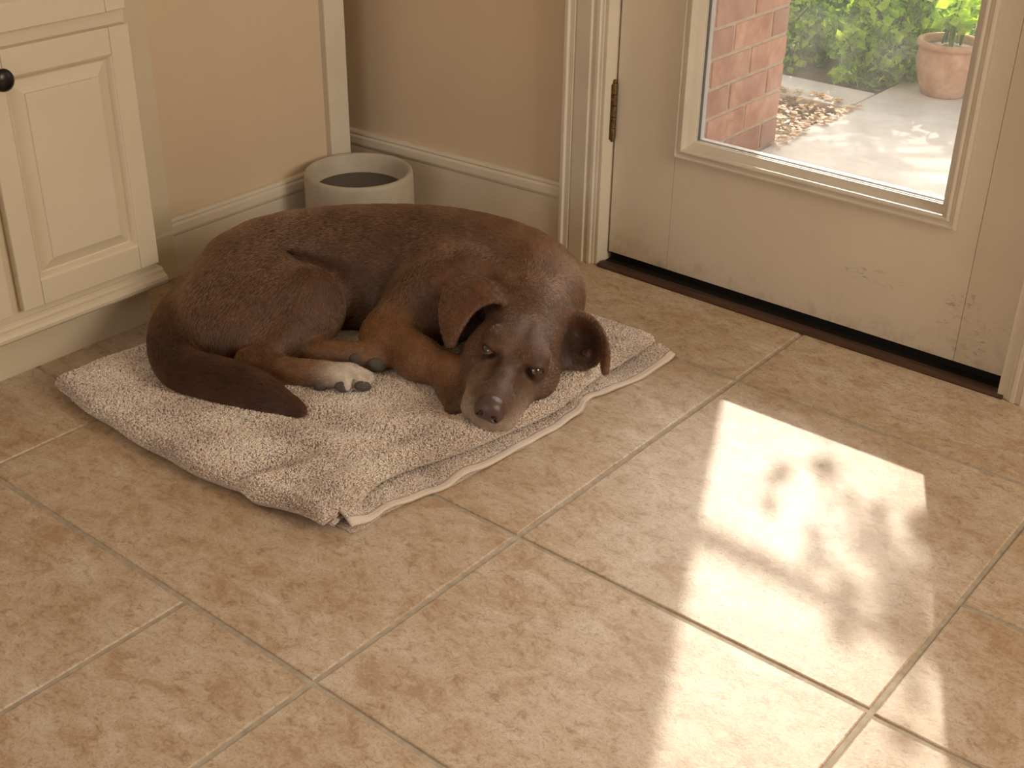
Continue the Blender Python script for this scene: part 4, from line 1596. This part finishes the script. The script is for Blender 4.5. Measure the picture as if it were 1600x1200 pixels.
def pad(c, r, nrm, tilt):
    n_ = unit(nrm)
    s_ = unit(np.cross(n_, tilt))
    u_ = np.cross(s_, n_)
    m_ = MB()
    rows = []
    for i in range(9):
        th = math.pi * i / 8
        for k in range(18):
            ph = 2 * math.pi * k / 18
            q = np.array(c) + r[0] * math.sin(th) * math.cos(ph) * s_ + r[1] * math.sin(th) * math.sin(ph) * u_ + r[2] * math.cos(th) * n_
            rows.append(tuple(to_world(q)))
    fs = [(i * 18 + k, i * 18 + (k + 1) % 18, (i + 1) * 18 + (k + 1) % 18, (i + 1) * 18 + k) for i in range(8) for k in range(18)]
    o = m_.add(rows, fs).build('paw_pad', M['pad'], smooth=True)
    keep_parent(o, dog)
    return o


pn = (0.15, -0.85, 0.15)
pad((-0.020, -0.2845, 0.053), (0.0155, 0.0100, 0.0055), pn, (0.25, 0, 1))
pad((0.014, -0.2805, 0.053), (0.0160, 0.0100, 0.0055), (0.3, -0.85, 0.15), (0.3, 0, 1))
pad((-0.060, -0.2735, 0.048), (0.012, 0.009, 0.004), pn, (0, 0, 1))
pad((0.000, -0.2095, 0.069), (0.017, 0.013, 0.006), (0.2, -0.9, 0.35), (0.2, 0, 1))
pad((0.035, -0.2135, 0.061), (0.020, 0.013, 0.007), (0.35, -0.85, 0.3), (0.3, 0, 1))

# ------------------------------------------------------------------ coat hair
def sample_surface(verts, quads, n, rs, weight=None):
    tri = np.concatenate([quads[:, [0, 1, 2]], quads[:, [0, 2, 3]]])
    A, B_, C_ = verts[tri[:, 0]], verts[tri[:, 1]], verts[tri[:, 2]]
    cr = np.cross(B_ - A, C_ - A)
    ar = np.linalg.norm(cr, axis=1)
    w_ = ar.copy()
    if weight is not None:
        w_ *= weight[tri].mean(1)
    pk = rs.choice(len(tri), n, p=w_ / w_.sum())
    r1, r2 = np.sqrt(rs.random(n)), rs.random(n)
    bc = np.stack([1 - r1, r1 * (1 - r2), r1 * r2], 1)
    pos = (bc[:, :1] * A[pk] + bc[:, 1:2] * B_[pk] + bc[:, 2:] * C_[pk])
    return pos, tri[pk], bc


def vert_normals(verts, quads):
    d1 = verts[quads[:, 2]] - verts[quads[:, 0]]
    d2 = verts[quads[:, 3]] - verts[quads[:, 1]]
    fn = np.cross(d1, d2)
    nrm = np.zeros_like(verts)
    for k in range(4):
        for d in range(3):
            nrm[:, d] += np.bincount(quads[:, k], fn[:, d], len(verts))
    return nrm / (np.linalg.norm(nrm, axis=1, keepdims=True) + 1e-12)


def hair_object(name, pts, radius, cols, mat, parent):
    """pts (n, k, 3) world coordinates"""
    n, k, _ = pts.shape
    hc = bpy.data.hair_curves.new(name)
    hc.add_curves([k] * n)
    hc.position_data.foreach_set('vector', np.ascontiguousarray(pts, np.float32).ravel())
    ra = hc.attributes.new('radius', 'FLOAT', 'POINT') if 'radius' not in hc.attributes else hc.attributes['radius']
    ra.data.foreach_set('value', np.ascontiguousarray(radius, np.float32).ravel())
    ca = hc.attributes.new('coat', 'FLOAT_COLOR', 'CURVE')
    ca.data.foreach_set('color', np.concatenate([cols, np.ones((n, 1))], 1).astype(np.float32).ravel())
    hc.materials.append(mat)
    o = bpy.data.objects.new(name, hc)
    COL.objects.link(o)
    if parent is not None:
        keep_parent(o, parent)
    return o


def hair_material(name, rough=0.28, radial=0.40):
    t = NT(name)
    at = t.n('ShaderNodeAttribute', attribute_name='coat', attribute_type='GEOMETRY')
    h = t.n('ShaderNodeBsdfHairPrincipled')
    h.model = 'CHIANG'
    h.parametrization = 'COLOR'
    t.l(at.outputs['Color'], h.inputs['Color'])
    h.inputs['Roughness'].default_value = rough
    h.inputs['Radial Roughness'].default_value = radial
    h.inputs['Random Roughness'].default_value = 0.15
    t.l(h.outputs[0], t.out.inputs[0])
    t.t.nodes.remove(t.b)
    return t.m


M['fur'] = hair_material('dog_hair')
rs = np.random.default_rng(5)
N_FUR = 260000
dn = vert_normals(dv, dq)
if (dn * (dv - dv.mean(0))).sum(1).mean() < 0:
    dn = -dn
wgt = np.where(dv[:, 0] > 0.14, 1.5, 1.0) * np.where(dv[:, 2] < 0.036, 0.05, 1.0) * np.where(dfur > 0.0145, 1.4, 1.0)
wgt *= np.where(dn[:, 1] > 0.75, 0.35, 1.0)
for ec, (fwd, side, upv) in zip(EYE, slits):      # no hair on the open eye
    rel_ = dv - (ec + fwd * EYE_R)
    dd_ = np.sqrt((rel_ @ side / 0.0145) ** 2 + (rel_ @ upv / 0.0085) ** 2 + (rel_ @ fwd / 0.02) ** 2)
    wgt = np.where(dd_ < 1, 0.0, wgt)
wgt = np.where(np.linalg.norm((dv - hp(0, 0.212, 0.002)) @ HX.T / np.array([0.027, 0.024, 0.024]), axis=1) < 1, 0.0, wgt)
pos, tri, bc = sample_surface(dv, dq, N_FUR, rs, wgt)
nr = (dn[tri] * bc[..., None]).sum(1)
nr /= np.linalg.norm(nr, axis=1, keepdims=True) + 1e-9
fl = (dflow[tri] * bc[..., None]).sum(1)
ln = (dfur[tri] * bc).sum(1)
cl = (dcol[tri] * bc[..., None]).sum(1)
# clumps: neighbouring hairs lean alike
ph = np.stack([np.sin(pos @ q_ * 1.0) for q_ in rs.normal(0, 95, (6, 3))], 1)
lean = ph[:, :3] * 0.11 + ph[:, 3:] * 0.07
fl = fl + lean + rs.normal(0, 0.13, fl.shape)
fl -= (fl * nr).sum(1, keepdims=True) * nr
fl /= np.linalg.norm(fl, axis=1, keepdims=True) + 1e-9
ln = ln * rs.uniform(0.65, 1.2, len(ln))
lift = rs.uniform(0.10, 0.26, len(ln))[:, None]
K = 4
ts = np.linspace(0, 1, K)
P_ = np.empty((len(pos), K, 3))
for i, t_ in enumerate(ts):
    P_[:, i] = pos - nr * 0.0006 + ln[:, None] * (fl * (t_ * 0.96) + nr * (lift * (t_ * (1.35 - 0.75 * t_))))
P_[:, :, 2] = np.maximum(P_[:, :, 2], 0.0365)
rad = np.outer(rs.uniform(0.8, 1.25, len(pos)), np.array([1.0, 0.85, 0.6, 0.12])) * 0.00034
tone = np.exp(rs.normal(0, 0.22, len(pos)) + 0.16 * np.sin(pos @ np.array([38.0, 51.0, 44.0])) + 0.12 * np.sin(pos @ np.array([-71.0, 33.0, 62.0]) + 1.0))
fcol = np.clip(cl * np.array([1.18, 1.12, 1.08]) * tone[:, None], 0.004, 0.9)
tipw = rs.random(len(pos)) < 0.10          # some pale tips
fcol[tipw] = np.clip(fcol[tipw] * 2.0 + 0.02, 0, 0.9)
fur = hair_object('coat_hair', to_world(P_), rad, fcol, M['fur'], dog)
fur['kind'] = 'stuff'

# ------------------------------------------------------------------ terry loops of the towel
t = NT('terry_loop')
at = t.n('ShaderNodeAttribute', attribute_name='coat', attribute_type='GEOMETRY')
t.l(at.outputs['Color'], t.b.inputs['Base Color'])
t.b.inputs['Roughness'].default_value = 0.95
t.b.inputs['Specular IOR Level'].default_value = 0.1
M['loop'] = t.m


def terry(name, verts, quads, n, seed, size=1.0):
    rs_ = np.random.default_rng(seed)
    nrm = vert_normals(verts, quads)
    if nrm[:, 2].mean() < 0:
        nrm = -nrm
    p_, tr_, bc_ = sample_surface(verts, quads, n, rs_)
    n_ = (nrm[tr_] * bc_[..., None]).sum(1)
    n_ /= np.linalg.norm(n_, axis=1, keepdims=True) + 1e-9
    # loops lie over in patches
    q1, q2 = rs_.normal(0, 60, (2, 3)), rs_.normal(0, 140, (2, 3))
    ang = 2.2 * np.sin(p_ @ q1[0]) + 1.5 * np.sin(p_ @ q1[1]) + 1.2 * np.sin(p_ @ q2[0]) + rs_.normal(0, 0.9, n)
    tdir = np.stack([np.cos(ang), np.sin(ang), np.zeros(n)], 1)
    tdir -= (tdir * n_).sum(1, keepdims=True) * n_
    sd = np.cross(n_, tdir)
    h_ = rs_.uniform(0.0026, 0.0046, n)[:, None] * size
    w_ = rs_.uniform(0.0018, 0.0038, n)[:, None] * size
    cur = rs_.normal(0, 0.0012, n)[:, None]
    pts = np.stack([p_ - n_ * 0.0008, p_ + n_ * h_ * 0.75 + tdir * w_ * 0.15 + sd * cur * 0.4, p_ + n_ * h_ + tdir * w_ * 0.8 + sd * cur, p_ + n_ * h_ * 0.55 + tdir * w_ * 1.35 + sd * cur * 1.2], 1)
    rad_ = np.outer(rs_.uniform(0.75, 1.2, n), np.array([0.8, 1.0, 1.0, 0.7])) * 0.00078 * size
    base = np.array([0.76, 0.665, 0.60])
    tone_ = np.exp(rs_.normal(0, 0.13, n) + 0.10 * np.sin(p_ @ np.array([19.0, 23.0, 0])) + 0.07 * np.sin(p_ @ np.array([-47.0, 31.0, 0])))
    tint = np.array([1.0, 0.97, 0.93])[None] ** (rs_.normal(0, 1, (n, 1)))
    o = hair_object(name, pts, rad_, np.clip(base * tone_[:, None] * tint, 0.02, 0.85), M['loop'], towel)
    o['kind'] = 'stuff'
    return o


keepq = qt
terry('terry_loops', top, qt, 120000, 3)
ijl = np.arange(NS * NT_).reshape(NS, NT_)
ql = np.stack([ijl[:-1, :HEM0], ijl[1:, :HEM0], ijl[1:, 1:HEM0 + 1], ijl[:-1, 1:HEM0 + 1]], -1)[:, NT_ // 3:].reshape(-1, 4)
terry('lower_terry_loops', ltop.reshape(-1, 3), ql, 16000, 4, 0.7)
